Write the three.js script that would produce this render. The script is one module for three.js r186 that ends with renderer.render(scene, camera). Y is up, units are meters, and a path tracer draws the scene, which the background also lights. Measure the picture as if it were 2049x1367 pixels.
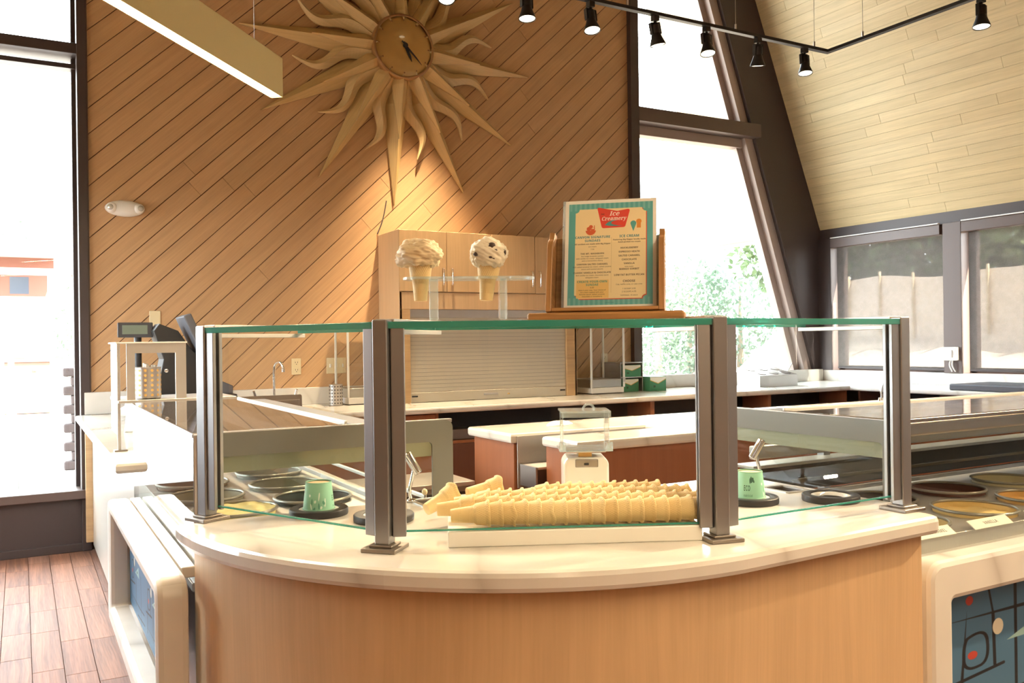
import * as THREE from 'three';
import { RoundedBoxGeometry } from 'three/addons/geometries/RoundedBoxGeometry.js';
import { mergeGeometries, mergeVertices } from 'three/addons/utils/BufferGeometryUtils.js';
import { ImprovedNoise } from 'three/addons/math/ImprovedNoise.js';
import { RectAreaLightUniformsLib } from 'three/addons/lights/RectAreaLightUniformsLib.js';

RectAreaLightUniformsLib.init();
const scene = new THREE.Scene();
const renderer = new THREE.WebGLRenderer({ antialias: true });
renderer.toneMapping = THREE.LinearToneMapping;
renderer.toneMappingExposure = 1.2;
renderer.shadowMap.enabled = true;

// ---------------------------------------------------------------- camera
const camera = new THREE.PerspectiveCamera(42.67, 2049 / 1367, 0.05, 300);
{
  const yaw = 29.35 * Math.PI / 180, roll = 0.013, pitch = 0.00086;
  const f = new THREE.Vector3(Math.sin(yaw) * Math.cos(pitch), Math.sin(pitch), -Math.cos(yaw) * Math.cos(pitch));
  const r0 = new THREE.Vector3(Math.cos(yaw), 0, Math.sin(yaw)), u0 = new THREE.Vector3().crossVectors(r0, f);
  const r = r0.clone().multiplyScalar(Math.cos(roll)).addScaledVector(u0, -Math.sin(roll));
  const u = u0.clone().multiplyScalar(Math.cos(roll)).addScaledVector(r0, Math.sin(roll));
  camera.quaternion.setFromRotationMatrix(new THREE.Matrix4().makeBasis(r, u, f.clone().negate()));
  camera.position.set(0, 1.27, 0);
}
scene.add(camera);

// ---------------------------------------------------------------- sky, sun, exposure
scene.background = new THREE.Color().setRGB(0.86, 0.94, 1.0);
scene.backgroundIntensity = 17.0;
const sun = new THREE.DirectionalLight(0xfff3e0, 80);
sun.position.set(14, 34, 13); sun.target.position.set(3, 0, -8);
sun.castShadow = true;
Object.assign(sun.shadow.camera, { left: -30, right: 30, top: 30, bottom: -30, near: 1, far: 90 });
sun.shadow.mapSize.set(2048, 2048);
scene.add(sun, sun.target);
const WARM = new THREE.Color().setRGB(1.0, 0.76, 0.48);
const PENDANT_L = 132, SPOT_CD = 18, WALL_SPOT_CD = 62;

// ---------------------------------------------------------------- helpers
let seed = 7;
const rnd = () => { seed = (seed * 1664525 + 1013904223) >>> 0; return seed / 4294967296; };
const rr = (a, b) => a + (b - a) * rnd();
const perlin = new ImprovedNoise();
const V = (x, y, z) => new THREE.Vector3(x, y, z);
const names = {};
function numbered(n) { const k = names[n] = (names[n] ?? -1) + 1; return k ? n + '_' + String(k).padStart(3, '0') : n; }
function mesh(name, geo, mat, parent) {
  const m = new THREE.Mesh(geo, mat); m.name = parent ? name : numbered(name);
  m.castShadow = m.receiveShadow = true; (parent ?? scene).add(m); return m;
}
function tag(o, label, category, group) { o.userData = { label, category }; if (group) o.userData.group = group; return o; }
function thing(name, label, category, p = [0, 0, 0], turn = 0, group) {
  const o = new THREE.Group(); o.name = numbered(name); scene.add(o); o.position.set(...p); o.rotation.y = turn;
  return tag(o, label, category, group);
}
function one(name, geo, mat, label, category, group) { return tag(mesh(name, geo, mat), label, category, group); }
function setting(name, p = [0, 0, 0]) { const o = new THREE.Group(); o.name = name; o.userData.kind = 'structure'; o.position.set(...p); scene.add(o); return o; }
function copy(o, label, p, turn) {
  const c = o.clone(); c.name = numbered(o.name.replace(/_\d{3}$/, '')); c.userData = { ...o.userData, label }; scene.add(c);
  if (p) c.position.set(...p); if (turn !== undefined) c.rotation.y = turn; return c;
}
// uv in metres, by the way each face points
function metreUV(g) {
  g = g.index ? g.toNonIndexed() : g;
  const p = g.attributes.position, uv = new Float32Array(p.count * 2), a = V(), b = V(), c = V(), n = V();
  for (let i = 0; i < p.count; i += 3) {
    a.fromBufferAttribute(p, i); b.fromBufferAttribute(p, i + 1); c.fromBufferAttribute(p, i + 2);
    n.subVectors(b, a).cross(c.clone().sub(a));
    const ax = Math.abs(n.x), ay = Math.abs(n.y), az = Math.abs(n.z);
    [a, b, c].forEach((q, k) => { uv[(i + k) * 2] = ax > ay && ax > az ? q.z : q.x; uv[(i + k) * 2 + 1] = ay >= ax && ay >= az ? q.z : q.y; });
  }
  g.setAttribute('uv', new THREE.BufferAttribute(uv, 2)); return g;
}
// box between two corners, edges rounded by r
function bx(x0, x1, y0, y1, z0, z1, r = 0.002, seg = 1) {
  const w = x1 - x0, h = y1 - y0, d = z1 - z0; r = Math.min(r, w * .49, h * .49, d * .49);
  let g = r > 0.0004 ? new RoundedBoxGeometry(w, h, d, seg, r) : new THREE.BoxGeometry(w, h, d);
  g.translate((x0 + x1) / 2, (y0 + y1) / 2, (z0 + z1) / 2);
  return metreUV(g);
}
const merge = (l) => mergeGeometries(l.map((g) => { g = g.index ? g.toNonIndexed() : g; for (const k of Object.keys(g.attributes)) if (!['position', 'normal', 'uv'].includes(k)) g.deleteAttribute(k); return g; }));
function cyl(r0, r1, h, x, y, z, seg = 24) { const g = new THREE.CylinderGeometry(r1, r0, h, seg); g.translate(x, y + h / 2, z); return g; }
function tube(pts, r, seg = 24, rad = 10) { return new THREE.TubeGeometry(new THREE.CatmullRomCurve3(pts.map((p) => V(...p))), seg, r, rad); }
function rod(a, b, r, rad = 8) { const A = V(...a), B = V(...b), d = B.clone().sub(A), g = new THREE.CylinderGeometry(r, r, d.length(), rad); g.applyQuaternion(new THREE.Quaternion().setFromUnitVectors(V(0, 1, 0), d.normalize())); g.translate((A.x + B.x) / 2, (A.y + B.y) / 2, (A.z + B.z) / 2); return g; }
function lathe(pts, seg = 32) { return new THREE.LatheGeometry(pts.map((p) => new THREE.Vector2(p[0], p[1])), seg); }
// outline in (x, y) pushed along +z by d
function prism(pts, d, bevel = 0) {
  const s = pts instanceof THREE.Shape ? pts : new THREE.Shape(pts.map((p) => new THREE.Vector2(p[0], p[1])));
  const g = new THREE.ExtrudeGeometry(s, { depth: d - 2 * bevel, bevelEnabled: bevel > 0, bevelThickness: bevel, bevelSize: bevel, bevelOffset: -bevel, bevelSegments: 2, curveSegments: 24 });
  if (bevel) g.translate(0, 0, bevel); return g;
}
// outline in plan (x, z) from height y0 to y1
function slab(pts, y0, y1, bevel = 0, holes = []) {
  const s = new THREE.Shape(pts.map((p) => new THREE.Vector2(p[0], -p[1])));
  for (const h of holes) s.holes.push(new THREE.Path(h.map((p) => new THREE.Vector2(p[0], -p[1]))));
  const g = prism(s, y1 - y0, bevel); g.rotateX(-Math.PI / 2); g.translate(0, y0, 0); return g;
}
function roundRect(x0, x1, y0, y1, r) {
  const s = new THREE.Shape(); s.moveTo(x0 + r, y0); s.lineTo(x1 - r, y0); s.absarc(x1 - r, y0 + r, r, -Math.PI / 2, 0); s.lineTo(x1, y1 - r); s.absarc(x1 - r, y1 - r, r, 0, Math.PI / 2);
  s.lineTo(x0 + r, y1); s.absarc(x0 + r, y1 - r, r, Math.PI / 2, Math.PI); s.lineTo(x0, y0 + r); s.absarc(x0 + r, y0 + r, r, Math.PI, Math.PI * 1.5); return s;
}
const circlePts = (x, z, r, n = 32) => Array.from({ length: n }, (_, i) => [x + r * Math.cos(i / n * 2 * Math.PI), z + r * Math.sin(i / n * 2 * Math.PI)]);

// ---------------------------------------------------------------- computed textures
function tileNoise(cx, cy, s) {          // value noise that repeats after cx, cy cells
  const g = []; let q = s; const r = () => { q = (q * 1664525 + 1013904223) >>> 0; return q / 4294967296; };
  for (let i = 0; i < cx * cy; i++) g.push(r());
  return (u, v) => { let x = u * cx, y = v * cy; const i = Math.floor(x), j = Math.floor(y); x -= i; y -= j; x = x * x * (3 - 2 * x); y = y * y * (3 - 2 * y);
    const at = (a, b) => g[((b % cy + cy) % cy) * cx + (a % cx + cx) % cx];
    return (at(i, j) * (1 - x) + at(i + 1, j) * x) * (1 - y) + (at(i, j + 1) * (1 - x) + at(i + 1, j + 1) * x) * y; };
}
function dataTex(w, h, fn, sx, sy, srgb = true) {
  const d = new Uint8Array(w * h * 4);
  for (let j = 0; j < h; j++) for (let i = 0; i < w; i++) { const c = fn(i / w, j / h), k = (j * w + i) * 4; for (let n = 0; n < 3; n++) d[k + n] = Math.max(0, Math.min(255, 255 * (c.length ? c[n] : c))); d[k + 3] = 255; }
  const t = new THREE.DataTexture(d, w, h); t.wrapS = t.wrapT = THREE.RepeatWrapping; t.magFilter = THREE.LinearFilter; t.minFilter = THREE.LinearMipmapLinearFilter; t.generateMipmaps = true;
  if (srgb) t.colorSpace = THREE.SRGBColorSpace; t.repeat.set(1 / sx, 1 / sy); t.needsUpdate = true; return t;
}
function grain(s, strong, sx = 1.6, sy = .5) {
  const a = tileNoise(3, 24, s), b = tileNoise(6, 90, s + 1), c = tileNoise(24, 200, s + 2), e = tileNoise(5, 5, s + 3);
  return dataTex(512, 512, (u, v) => { const w = v + .03 * e(u, v); const k = 1 - strong * (.42 * a(u, w) + .3 * b(u, w) + .28 * c(u, w)) - strong * .3 * (e(u, v) - .5); return [k, k - .02 * strong * a(u, w), k - .05 * strong * b(u, w)]; }, sx, sy);
}
const T = {
  grain: grain(11, .12), fine: grain(23, .14), rough: grain(37, .4),
  upright: (() => { const t = grain(51, .09, 1.6, .5); t.rotation = Math.PI / 2; return t; })(),
};
{
  const a = tileNoise(4, 4, 3), b = tileNoise(9, 9, 5), c = tileNoise(30, 30, 9);
  T.marble = dataTex(512, 512, (u, v) => {
    const w = u + .25 * a(u, v) + .08 * b(u, v), vein = Math.pow(1 - Math.abs(((w * 2 + v) % 1 + 1) % 1 * 2 - 1), 9) * Math.pow(b(v, u), 1.6) * 1.5;
    const k = .985 - .05 * a(v, u) - .02 * c(u, v) - .20 * vein; return [k, k - .006 - .012 * vein, k - .02 - .025 * vein];
  }, 1.1, 1.1);
  const d = tileNoise(160, 6, 77), e = tileNoise(8, 8, 78);
  T.brush = dataTex(256, 256, (u, v) => .42 + .1 * d(u, v) + .1 * e(u, v), .2, .4, false);
  const m1 = tileNoise(128, 128, 61), m2 = tileNoise(14, 14, 62);
  T.mesh = dataTex(256, 256, (u, v) => .86 + .1 * m1(u, v) - .07 * m2(u, v), .5, .5);
  const f1 = tileNoise(40, 40, 81), f2 = tileNoise(7, 7, 82);
  T.leaf = dataTex(256, 256, (u, v) => .55 + .35 * f1(u, v) + .2 * (f2(u, v) - .5), 1, 1);
  T.dirt = dataTex(256, 256, (u, v) => .75 + .2 * f1(u, v) + .12 * (f2(u, v) - .5), 2, 2);
}
function canvasTex(w, h, draw) {
  const c = document.createElement('canvas'); c.width = w; c.height = h; draw(c.getContext('2d'), w, h);
  const t = new THREE.CanvasTexture(c); t.colorSpace = THREE.SRGBColorSpace; t.anisotropy = 8; return t;
}
// ---------------------------------------------------------------- materials
const S = (rgb, o = {}) => new THREE.MeshStandardMaterial({ color: new THREE.Color().setRGB(...rgb), roughness: .6, side: THREE.DoubleSide, ...o });
const P = (rgb, o = {}) => new THREE.MeshPhysicalMaterial({ color: new THREE.Color().setRGB(...rgb), roughness: .6, side: THREE.DoubleSide, ...o });
const WALLWOOD = [[.64, .395, .205], [.625, .385, .20], [.655, .405, .213], [.635, .392, .203], [.615, .378, .195]].map((c) => S(c, { map: T.grain, roughness: .5 }));
const CEILWOOD = [[.70, .55, .31], [.68, .53, .295], [.715, .565, .325], [.69, .537, .30]].map((c) => S(c, { map: T.fine, roughness: .42 }));
const FLOORWOOD = [[.38, .17, .10], [.33, .14, .08], [.41, .19, .115], [.35, .165, .105]].map((c) => P(c, { map: T.rough, roughness: .68, bumpMap: T.rough, bumpScale: .0015 }));
const M = {
  maple: S([.70, .475, .27], { map: T.upright, roughness: .42 }),
  mapleDoor: S([.70, .475, .255], { map: T.upright, roughness: .42 }),
  mapleEdge: S([.63, .41, .21], { map: T.fine, roughness: .5 }),
  oak: S([.5, .25, .09], { map: T.rough, roughness: .4 }),
  cherry: S([.36, .135, .06], { map: T.upright, roughness: .42 }),
  cherryDark: S([.15, .062, .04], { map: T.upright, roughness: .45 }),
  brown: S([.052, .036, .034], { roughness: .5 }),
  brownTrim: S([.10, .066, .056], { roughness: .45 }),
  daylit_jamb: S([.36, .28, .245], { roughness: .5 }),  // brown frame paint lightened to carry the daylight on the reveals
  laminate: P([.62, .57, .50], { roughness: .28, clearcoat: .5, clearcoatRoughness: .15 }),
  frost: P([.40, .385, .27], { roughness: .5, transmission: .35, thickness: 0 }),
  backing: S([.10, .05, .025], { roughness: .9 }),
  quartz: P([.84, .815, .78], { map: T.marble, roughness: .16, clearcoat: .25, clearcoatRoughness: .06 }),
  quartzHoned: P([.84, .815, .78], { map: T.marble, roughness: .32 }),
  steel: S([.60, .57, .54], { metalness: 1, roughness: .85, roughnessMap: T.brush }),
  steelDark: S([.34, .315, .30], { metalness: 1, roughness: .38 }),
  post: S([.37, .365, .37], { metalness: .85, roughness: .38 }),
  bronze: S([.30, .265, .235], { metalness: .85, roughness: .4 }),
  chrome: S([.86, .86, .86], { metalness: 1, roughness: .07 }),
  black: S([.018, .018, .02], { roughness: .45 }),
  blackGloss: P([.01, .01, .011], { roughness: .08, clearcoat: 1, clearcoatRoughness: .03 }),
  charcoal: S([.045, .045, .05], { roughness: .55 }),
  slate: S([.10, .105, .125], { roughness: .5 }),
  white: S([.82, .8, .76], { roughness: .4 }),
  plate: S([.78, .66, .42], { roughness: .4 }),
  plasticWhite: P([.86, .84, .8], { roughness: .3, clearcoat: .3 }),
  poly: P([.86, .85, .78], { roughness: .34 }),
  glass: P([.97, .995, .985], { transmission: 1, roughness: 0, thickness: 0, ior: 1.5 }),
  glassCase: P([.93, .97, .955], { transmission: 1, roughness: 0, thickness: 0, ior: 1.5 }),
  teal: P([.10, .50, .42], { transmission: .55, roughness: .08, thickness: 0, ior: 1.5 }),
  acrylic: P([.97, .98, 1], { transmission: 1, roughness: .03, thickness: 0, ior: 1.49 }),
  acrylicEdge: P([.90, .96, .98], { transmission: .82, roughness: .15, thickness: 0 }),
  frit: P([.20, .195, .17], { roughness: .3, transmission: .12, thickness: 0 }),
  brass: P([.58, .36, .12], { metalness: .45, roughness: .32, clearcoat: 1, clearcoatRoughness: .06 }),
  rayA: S([.70, .49, .22], { map: T.fine, roughness: .5 }),
  rayB: S([.74, .54, .27], { map: T.fine, roughness: .5 }),
  champagne: S([.74, .63, .29], { roughness: .5 }),
  shutter: S([.62, .56, .46], { roughness: .42, metalness: .25 }),
  green: S([.05, .26, .13], { roughness: .5 }),
};

// ================================================================ ROOM
const XR = 7.0, XL = -1.95, ZB = -6.1, ZF = 7.0, EAVE = 2.35, SL = 0.392, RIDGE_X = (XR + XL) / 2, RIDGE_Y = EAVE + (XR - RIDGE_X) / SL;
const roofX = (y) => XR - SL * (y - EAVE);
const jambX = (y) => 5.71 + (4.42 - y) * .343;      // slanted side of the trapezoid window

// ---- floor
{
  const f = setting('floor');
  mesh('subfloor', bx(XL - .2, XR + .2, -.25, -.014, ZB - .2, ZF + .2, 0), FLOORWOOD[1], f);
  const w = .112, gap = .0022, pieces = {};
  for (let i = 0; i < 9; i++) {
    let z = ZB + rr(-.42, -.05);
    while (z < -2.7) {
      const L = [.36, .45, .54][Math.floor(rnd() * 3)], x = -.42 + i * w, z0 = Math.max(z, ZB), z1 = z + L;
      if (z1 - z0 > .03) { const g = bx(0, w - gap, -.014, 0, 0, z1 - z0 - gap, .0015); g.attributes.uv.array.forEach((v, k, a) => { a[k] = v + i * .37; });
        for (let k = 0; k < g.attributes.uv.count; k++) { const u = g.attributes.uv.getX(k), v = g.attributes.uv.getY(k); g.attributes.uv.setXY(k, v + L * 3, u); }
        const m = mesh('floorboard', g, FLOORWOOD[Math.floor(rnd() * 4)], f); m.position.set(x, 0, z0); }
      z = z1;
    }
  }
  mesh('floor_finish', merge([bx(XL, -.4235, -.014, 0, ZB, ZF, 0), bx(-.42 + 9 * w, XR, -.014, 0, ZB, ZF, 0), bx(-.42, -.42 + 9 * w, -.014, 0, -2.1, ZF, 0)]), FLOORWOOD[0], f);
}
// ---- back wall with its diagonal boards
function clipPoly(pts, nx, ny, d) {      // keep nx*x + ny*y <= d
  const out = []; for (let i = 0; i < pts.length; i++) { const a = pts[i], b = pts[(i + 1) % pts.length], A = nx * a[0] + ny * a[1] - d, B = nx * b[0] + ny * b[1] - d; if (A <= 0) out.push(a); if (A * B < 0) { const t = A / (A - B); out.push([a[0] + t * (b[0] - a[0]), a[1] + t * (b[1] - a[1])]); } } return out;
}
{
  const w = setting('wall_back');
  mesh('wall_core', bx(.38, 4.61, 0, RIDGE_Y - 6, ZB - .2, ZB - .014, 0), M.backing, w);
  mesh('upper_boarding', bx(.38, 4.61, 4.95, RIDGE_Y - 6.2, ZB - .014, ZB, 0), WALLWOOD[0], w);
  mesh('gable_infill', (() => { const y0 = RIDGE_Y - 6.4, s = new THREE.Shape([new THREE.Vector2(XL + SL * (y0 - EAVE), y0), new THREE.Vector2(roofX(y0), y0), new THREE.Vector2(RIDGE_X, RIDGE_Y)]); const g = prism(s, .2); g.translate(0, 0, ZB - .2); return g; })(), WALLWOOD[1], w);
  const ang = 43.5 * Math.PI / 180, c = Math.cos(ang), s = Math.sin(ang), pitch = .1634 * c, X0 = .38, X1 = 4.61, Y0 = .8, Y1 = 4.95;
  const toLocal = (x, y) => [c * x + s * y, -s * x + c * y];
  const rect = [[X0, Y0], [X1, Y0], [X1, Y1], [X0, Y1]].map((p) => toLocal(...p));
  const v0 = toLocal(.384, 2.123)[1];
  for (let k = -40; k < 40; k++) {
    const lo = v0 + k * pitch + .0025, hi = v0 + (k + 1) * pitch - .0025;
    let q = clipPoly(clipPoly(rect, 0, 1, hi), 0, -1, -lo); if (q.length < 3) continue;
    const us = q.map((p) => p[0]), a = Math.min(...us), b = Math.max(...us);
    const cuts = [a]; let u = a + rr(.8, 4.2); while (u < b - .4) { cuts.push(u); u += rr(2.4, 4.5); } cuts.push(b);
    for (let i = 0; i + 1 < cuts.length; i++) {
      const piece = clipPoly(clipPoly(q, 1, 0, cuts[i + 1] - (i + 2 < cuts.length ? .001 : 0)), -1, 0, -cuts[i] - (i ? .001 : 0)); if (piece.length < 3) continue;
      const g = prism(piece, .0135 + rr(0, .0012)), off = rnd() * 3; for (let j = 0; j < g.attributes.uv.count; j++) g.attributes.uv.setX(j, g.attributes.uv.getX(j) + off);
      const m = mesh('board', g, WALLWOOD[Math.floor(rnd() * 5)], w); m.rotation.z = ang; m.position.z = ZB - .0145;
    }
  }
}
// ---- windows in the gable: the trapezoid on one side, the tall one on the other
function poly(pts, z, d) { const g = prism(pts, d); g.translate(0, 0, z); return metreUV(g); }
{
  const w1 = setting('window_1');
  const topY = 6.2, sill = .95;
  mesh('mullion', bx(4.61, 4.70, 0, 7, ZB - .24, ZB + .05, .004), M.brown, w1);
  mesh('transom', bx(4.70, jambX(3.25) + .05, 3.185, 3.31, ZB - .24, ZB + .03, .004), M.brownTrim, w1);
  mesh('sill', bx(4.70, 7, 0, sill, ZB - .24, ZB - .001, .003), M.brown, w1);
  // slanted jamb: stepped reveal
  const strip = (o0, o1, y0, y1, z0, z1) => poly([[jambX(y0) + o0, y0], [jambX(y0) + o1, y0], [jambX(y1) + o1, y1], [jambX(y1) + o0, y1]], z0, z1 - z0);
  mesh('daylit_jamb', strip(-.10, 0, sill, topY, ZB - .22, ZB - .06), M.daylit_jamb, w1);
  mesh('stop', strip(-.17, -.10, sill, topY, ZB - .22, ZB - .13), M.daylit_jamb, w1);
  mesh('head_stop', bx(4.70, jambX(3.1) - .12, 3.10, 3.185, ZB - .22, ZB - .1, .003), M.daylit_jamb, w1);
  mesh('pane', (() => { const g = new THREE.ShapeGeometry(new THREE.Shape([[4.70, sill], [jambX(sill) - .1, sill], [jambX(3.2) - .1, 3.2], [4.70, 3.2]].map((p) => new THREE.Vector2(...p)))); g.translate(0, 0, ZB - .17); return g; })(), M.glass, w1);
  mesh('pane', (() => { const g = new THREE.ShapeGeometry(new THREE.Shape([[4.70, 3.3], [jambX(3.3) - .1, 3.3], [jambX(topY) - .1, topY], [4.70, topY]].map((p) => new THREE.Vector2(...p)))); g.translate(0, 0, ZB - .17); return g; })(), M.glass, w1);
  mesh('head', bx(4.61, 6.4, topY, RIDGE_Y - 6.2, ZB - .2, ZB, 0), M.brown, w1);

  const w2 = setting('window_2');
  mesh('mullion', bx(.325, .38, 0, 7, ZB - .22, ZB + .025, .004), M.brown, w2);
  mesh('edge_bead', bx(.372, .386, .85, 6, ZB + .001, ZB + .02, .003), M.brownTrim, w2);
  mesh('transom', bx(-1.6, .33, 3.108, 3.175, ZB - .22, ZB + .015, .004), M.brown, w2);
  mesh('transom_stop', bx(-1.6, .33, 3.045, 3.075, ZB - .2, ZB - .1, .003), M.brown, w2);
  mesh('jamb_stop', bx(.30, .326, .39, 6, ZB - .2, ZB - .12, .003), M.brown, w2);
  mesh('sill', bx(XL, .38, .33, .385, ZB - .22, ZB + .05, .006), M.brownTrim, w2);
  const gp = (y0, y1, x0) => { const g = new THREE.PlaneGeometry(.33 - x0, y1 - y0); g.translate((.33 + x0) / 2, (y0 + y1) / 2, ZB - .15); return g; };
  mesh('pane', gp(.385, 3.05, -1.9), M.glass, w2); mesh('pane', gp(3.175, 6.2, -1.6), M.glass, w2);
  mesh('head', bx(-.8, .38, 6.2, RIDGE_Y - 6.2, ZB - .2, ZB, 0), M.brown, w2);
  const lb = setting('baseboard_back');
  mesh('sill_panel', bx(XL, .38, 0, .33, ZB - .2, ZB, .002), M.brown, lb);
  mesh('skirting', bx(XL, .38, 0, .05, ZB, ZB + .02, .004), M.brown, lb);
}
// ---- rafters against the gable
{
  const t1 = setting('trim_1');
  mesh('rafter', poly([[jambX(.85), .85], [XR, .85], [XR, EAVE], [roofX(9), 9], [jambX(9), 9]], ZB - .24, .22), M.brown, t1);
  mesh('rafter', poly([[XL, 0], [XL + .12, 0], [XL + SL * (9 - EAVE) + .45, 9], [XL + SL * (9 - EAVE), 9], [XL, EAVE]], ZB - .24, .22), M.brown, t1);
}
// ---- sloping ceiling, planked where it is seen
{
  const c = setting('ceiling');
  const L = Math.hypot(XR - RIDGE_X, RIDGE_Y - EAVE), a = Math.atan2(RIDGE_Y - EAVE, XR - RIDGE_X);
  // right slope: local x runs up the slope, local y outward
  const right = new THREE.Group(); right.name = 'slope'; right.position.set(XR, EAVE, 0); c.add(right);
  const up = V(RIDGE_X - XR, RIDGE_Y - EAVE, 0).normalize(), out = V(up.y, -up.x, 0);
  right.quaternion.setFromRotationMatrix(new THREE.Matrix4().makeBasis(up, out, V(0, 0, 1).multiplyScalar(up.clone().cross(out).z)));
  const zr = up.clone().cross(out).z;     // +1 or -1
  mesh('roof_deck', bx(-.05, L + .1, .012, .2, ...(zr > 0 ? [ZB - 1.5, ZF + .2] : [-ZF - .2, -ZB + 1.5]), 0), CEILWOOD[0], right);
  const pw = .088, gap = .0011;
  const place = (s0, z0, z1, i) => { const g = bx(0, pw - gap, 0, .012, 0, z1 - z0 - gap, .0008); const o = rnd() * 5; for (let k = 0; k < g.attributes.uv.count; k++) { const u = g.attributes.uv.getX(k), v = g.attributes.uv.getY(k); g.attributes.uv.setXY(k, v + o, u + i * .13); }
    const m = mesh('plank', g, CEILWOOD[Math.floor(rnd() * 4)], right); m.position.set(s0, 0, zr > 0 ? z0 : -z1); };
  for (let i = 0; i < 40; i++) { let z = ZB - .02 - rr(0, 1.1); while (z < -2.4) { const l = rr(.8, 1.9), z0 = Math.max(z, ZB - .02); if (z + l - z0 > .08) place(i * pw, z0, z + l, i); z += l; } }
  for (let i = 0; i < 26; i++) place(i * pw, ZB - 1.5, ZB - .25, i);      // the roof runs on outside as a soffit
  const left = new THREE.Group(); left.name = 'slope'; left.position.set(XL, EAVE, 0); c.add(left);
  const up2 = V(RIDGE_X - XL, RIDGE_Y - EAVE, 0).normalize(), out2 = V(-up2.y, up2.x, 0);
  left.quaternion.setFromRotationMatrix(new THREE.Matrix4().makeBasis(up2, out2, V(0, 0, 1)));
  mesh('roof_deck', bx(-.05, L + .1, 0, .2, ZB - 1.5, ZF + .2, 0), CEILWOOD[1], left);
}
// ---- side walls: low, with a band of windows
function sideWall(n, X, dir, first, open) {
  const w = setting(n);
  mesh('dado', bx(Math.min(X, X + dir * .2), Math.max(X, X + dir * .2), 0, .955, ZB - .24, ZF, 0), M.brown, w);
  mesh('fascia', bx(Math.min(X, X + dir * .2), Math.max(X, X + dir * .2), 2.25, EAVE + .05, ZB - .24, ZF, 0), M.brown, w);
  let z = first; let k = 0;
  const zs = []; while (z < ZF - 1.4) { zs.push(z); z += 1.37; }
  zs.forEach((z0) => mesh('post', bx(Math.min(X - dir * .03, X + dir * .2), Math.max(X - dir * .03, X + dir * .2), .955, 2.25, z0 - .17, z0, .004), k++ ? M.brownTrim : M.brown, w));
  mesh('post', bx(Math.min(X, X + dir * .2), Math.max(X, X + dir * .2), .955, 2.25, zs[zs.length - 1] + 1.2, ZF, .004), M.brown, w);
  mesh('corner_post', bx(Math.min(X, X + dir * .2), Math.max(X, X + dir * .2), .955, 2.25, ZB - .24, first - .17, .002), M.brown, w);
  if (open) zs.slice(open).forEach((z0) => mesh('unseen_infill_panel', bx(Math.min(X, X + dir * .2), Math.max(X, X + dir * .2), .955, 2.25, z0, z0 + 1.2, .002), WALLWOOD[0], w));  // unseen panels closing bays that would mirror brightly in the guard glass
  return open ? zs.slice(0, open) : zs;
}
let winNo = 3;
const shadeMat = P([.20, .178, .165], { map: T.mesh, roughness: 1, transparent: true, opacity: .74 });
const zsR = sideWall('wall_right', XR, 1, ZB + .13);
zsR.forEach((z0, i) => {
  const z1 = z0 + 1.2, w = setting('window_' + winNo++);
  mesh('sash', merge([bx(XR + .10, XR + .16, .955, 2.25, z0, z0 + .05, .003), bx(XR + .10, XR + .16, .955, 2.25, z1 - .03, z1, .003), bx(XR + .1, XR + .16, .955, 1.0, z0, z1, .003), bx(XR + .1, XR + .16, 2.2, 2.25, z0, z1, .003)]), M.brownTrim, w);
  const g = new THREE.PlaneGeometry(z1 - z0, 1.295); g.rotateY(-Math.PI / 2); g.translate(XR + .13, 1.6, (z0 + z1) / 2); mesh('pane', g, M.glass, w);
  {  // shades past the fourth are unseen, darkening windows mirrored in the guard glass
    const s = thing('roller_shade', ['taupe mesh roller shade in the window nearest the slanted beam', 'taupe mesh roller shade just right of the small white switch box', 'taupe mesh roller shade in the third window from the beam', 'taupe mesh roller shade in the fourth window from the beam'][i] ?? `taupe mesh roller shade in the ${['fifth', 'sixth', 'seventh', 'eighth', 'ninth', 'tenth'][i - 4]} window from the beam`, 'shade', [XR, 0, 0], 0, 'roller shades');
    mesh('cassette', bx(-.045, .06, 2.155, 2.245, z0 + .01, z1 - .015, .006), M.brownTrim, s);
    mesh('head_rail', bx(-.06, -.03, 2.246, 2.256, z0 + .02, z1 - .02, .003), M.white, s);
    const f = bx(.010, .0115, .99, 2.16, z0 + .045, z1 - .012, 0); mesh('fabric', f, shadeMat, s);
    mesh('hem_bar', bx(.004, .018, .972, .992, z0 + .045, z1 - .012, .003), M.brown, s);
    if (i === 0) mesh('cord_tensioner', bx(-.012, .004, 1.35, 1.62, z0 + .015, z0 + .025, .002), M.white, s);
  }
});
const zsL = sideWall('wall_left', XL, -1, ZB + .13, 2);  // out of view; its open windows bring daylight onto the left-hand faces
zsL.forEach((z0) => {
  const z1 = z0 + 1.2, w = setting('window_' + winNo++);
  mesh('sash', merge([bx(XL - .16, XL - .1, .955, 2.25, z0, z0 + .04, .003), bx(XL - .16, XL - .1, .955, 2.25, z1 - .04, z1, .003), bx(XL - .16, XL - .1, .955, 1.0, z0, z1, .003), bx(XL - .16, XL - .1, 2.2, 2.25, z0, z1, .003)]), M.brownTrim, w);
  const g = new THREE.PlaneGeometry(z1 - z0, 1.295); g.rotateY(Math.PI / 2); g.translate(XL - .13, 1.6, (z0 + z1) / 2); mesh('pane', g, M.glass, w);
});
{
  const w = setting('wall_front');  // unseen wall behind the camera, kept windowless so no sun comes in
  const g = prism([[XL - .2, 0], [XR + .2, 0], [XR + .2, EAVE], [RIDGE_X, RIDGE_Y + .4], [XL - .2, EAVE]], .2); g.translate(0, 0, ZF); mesh('boarding', g, WALLWOOD[0], w);
}

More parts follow.
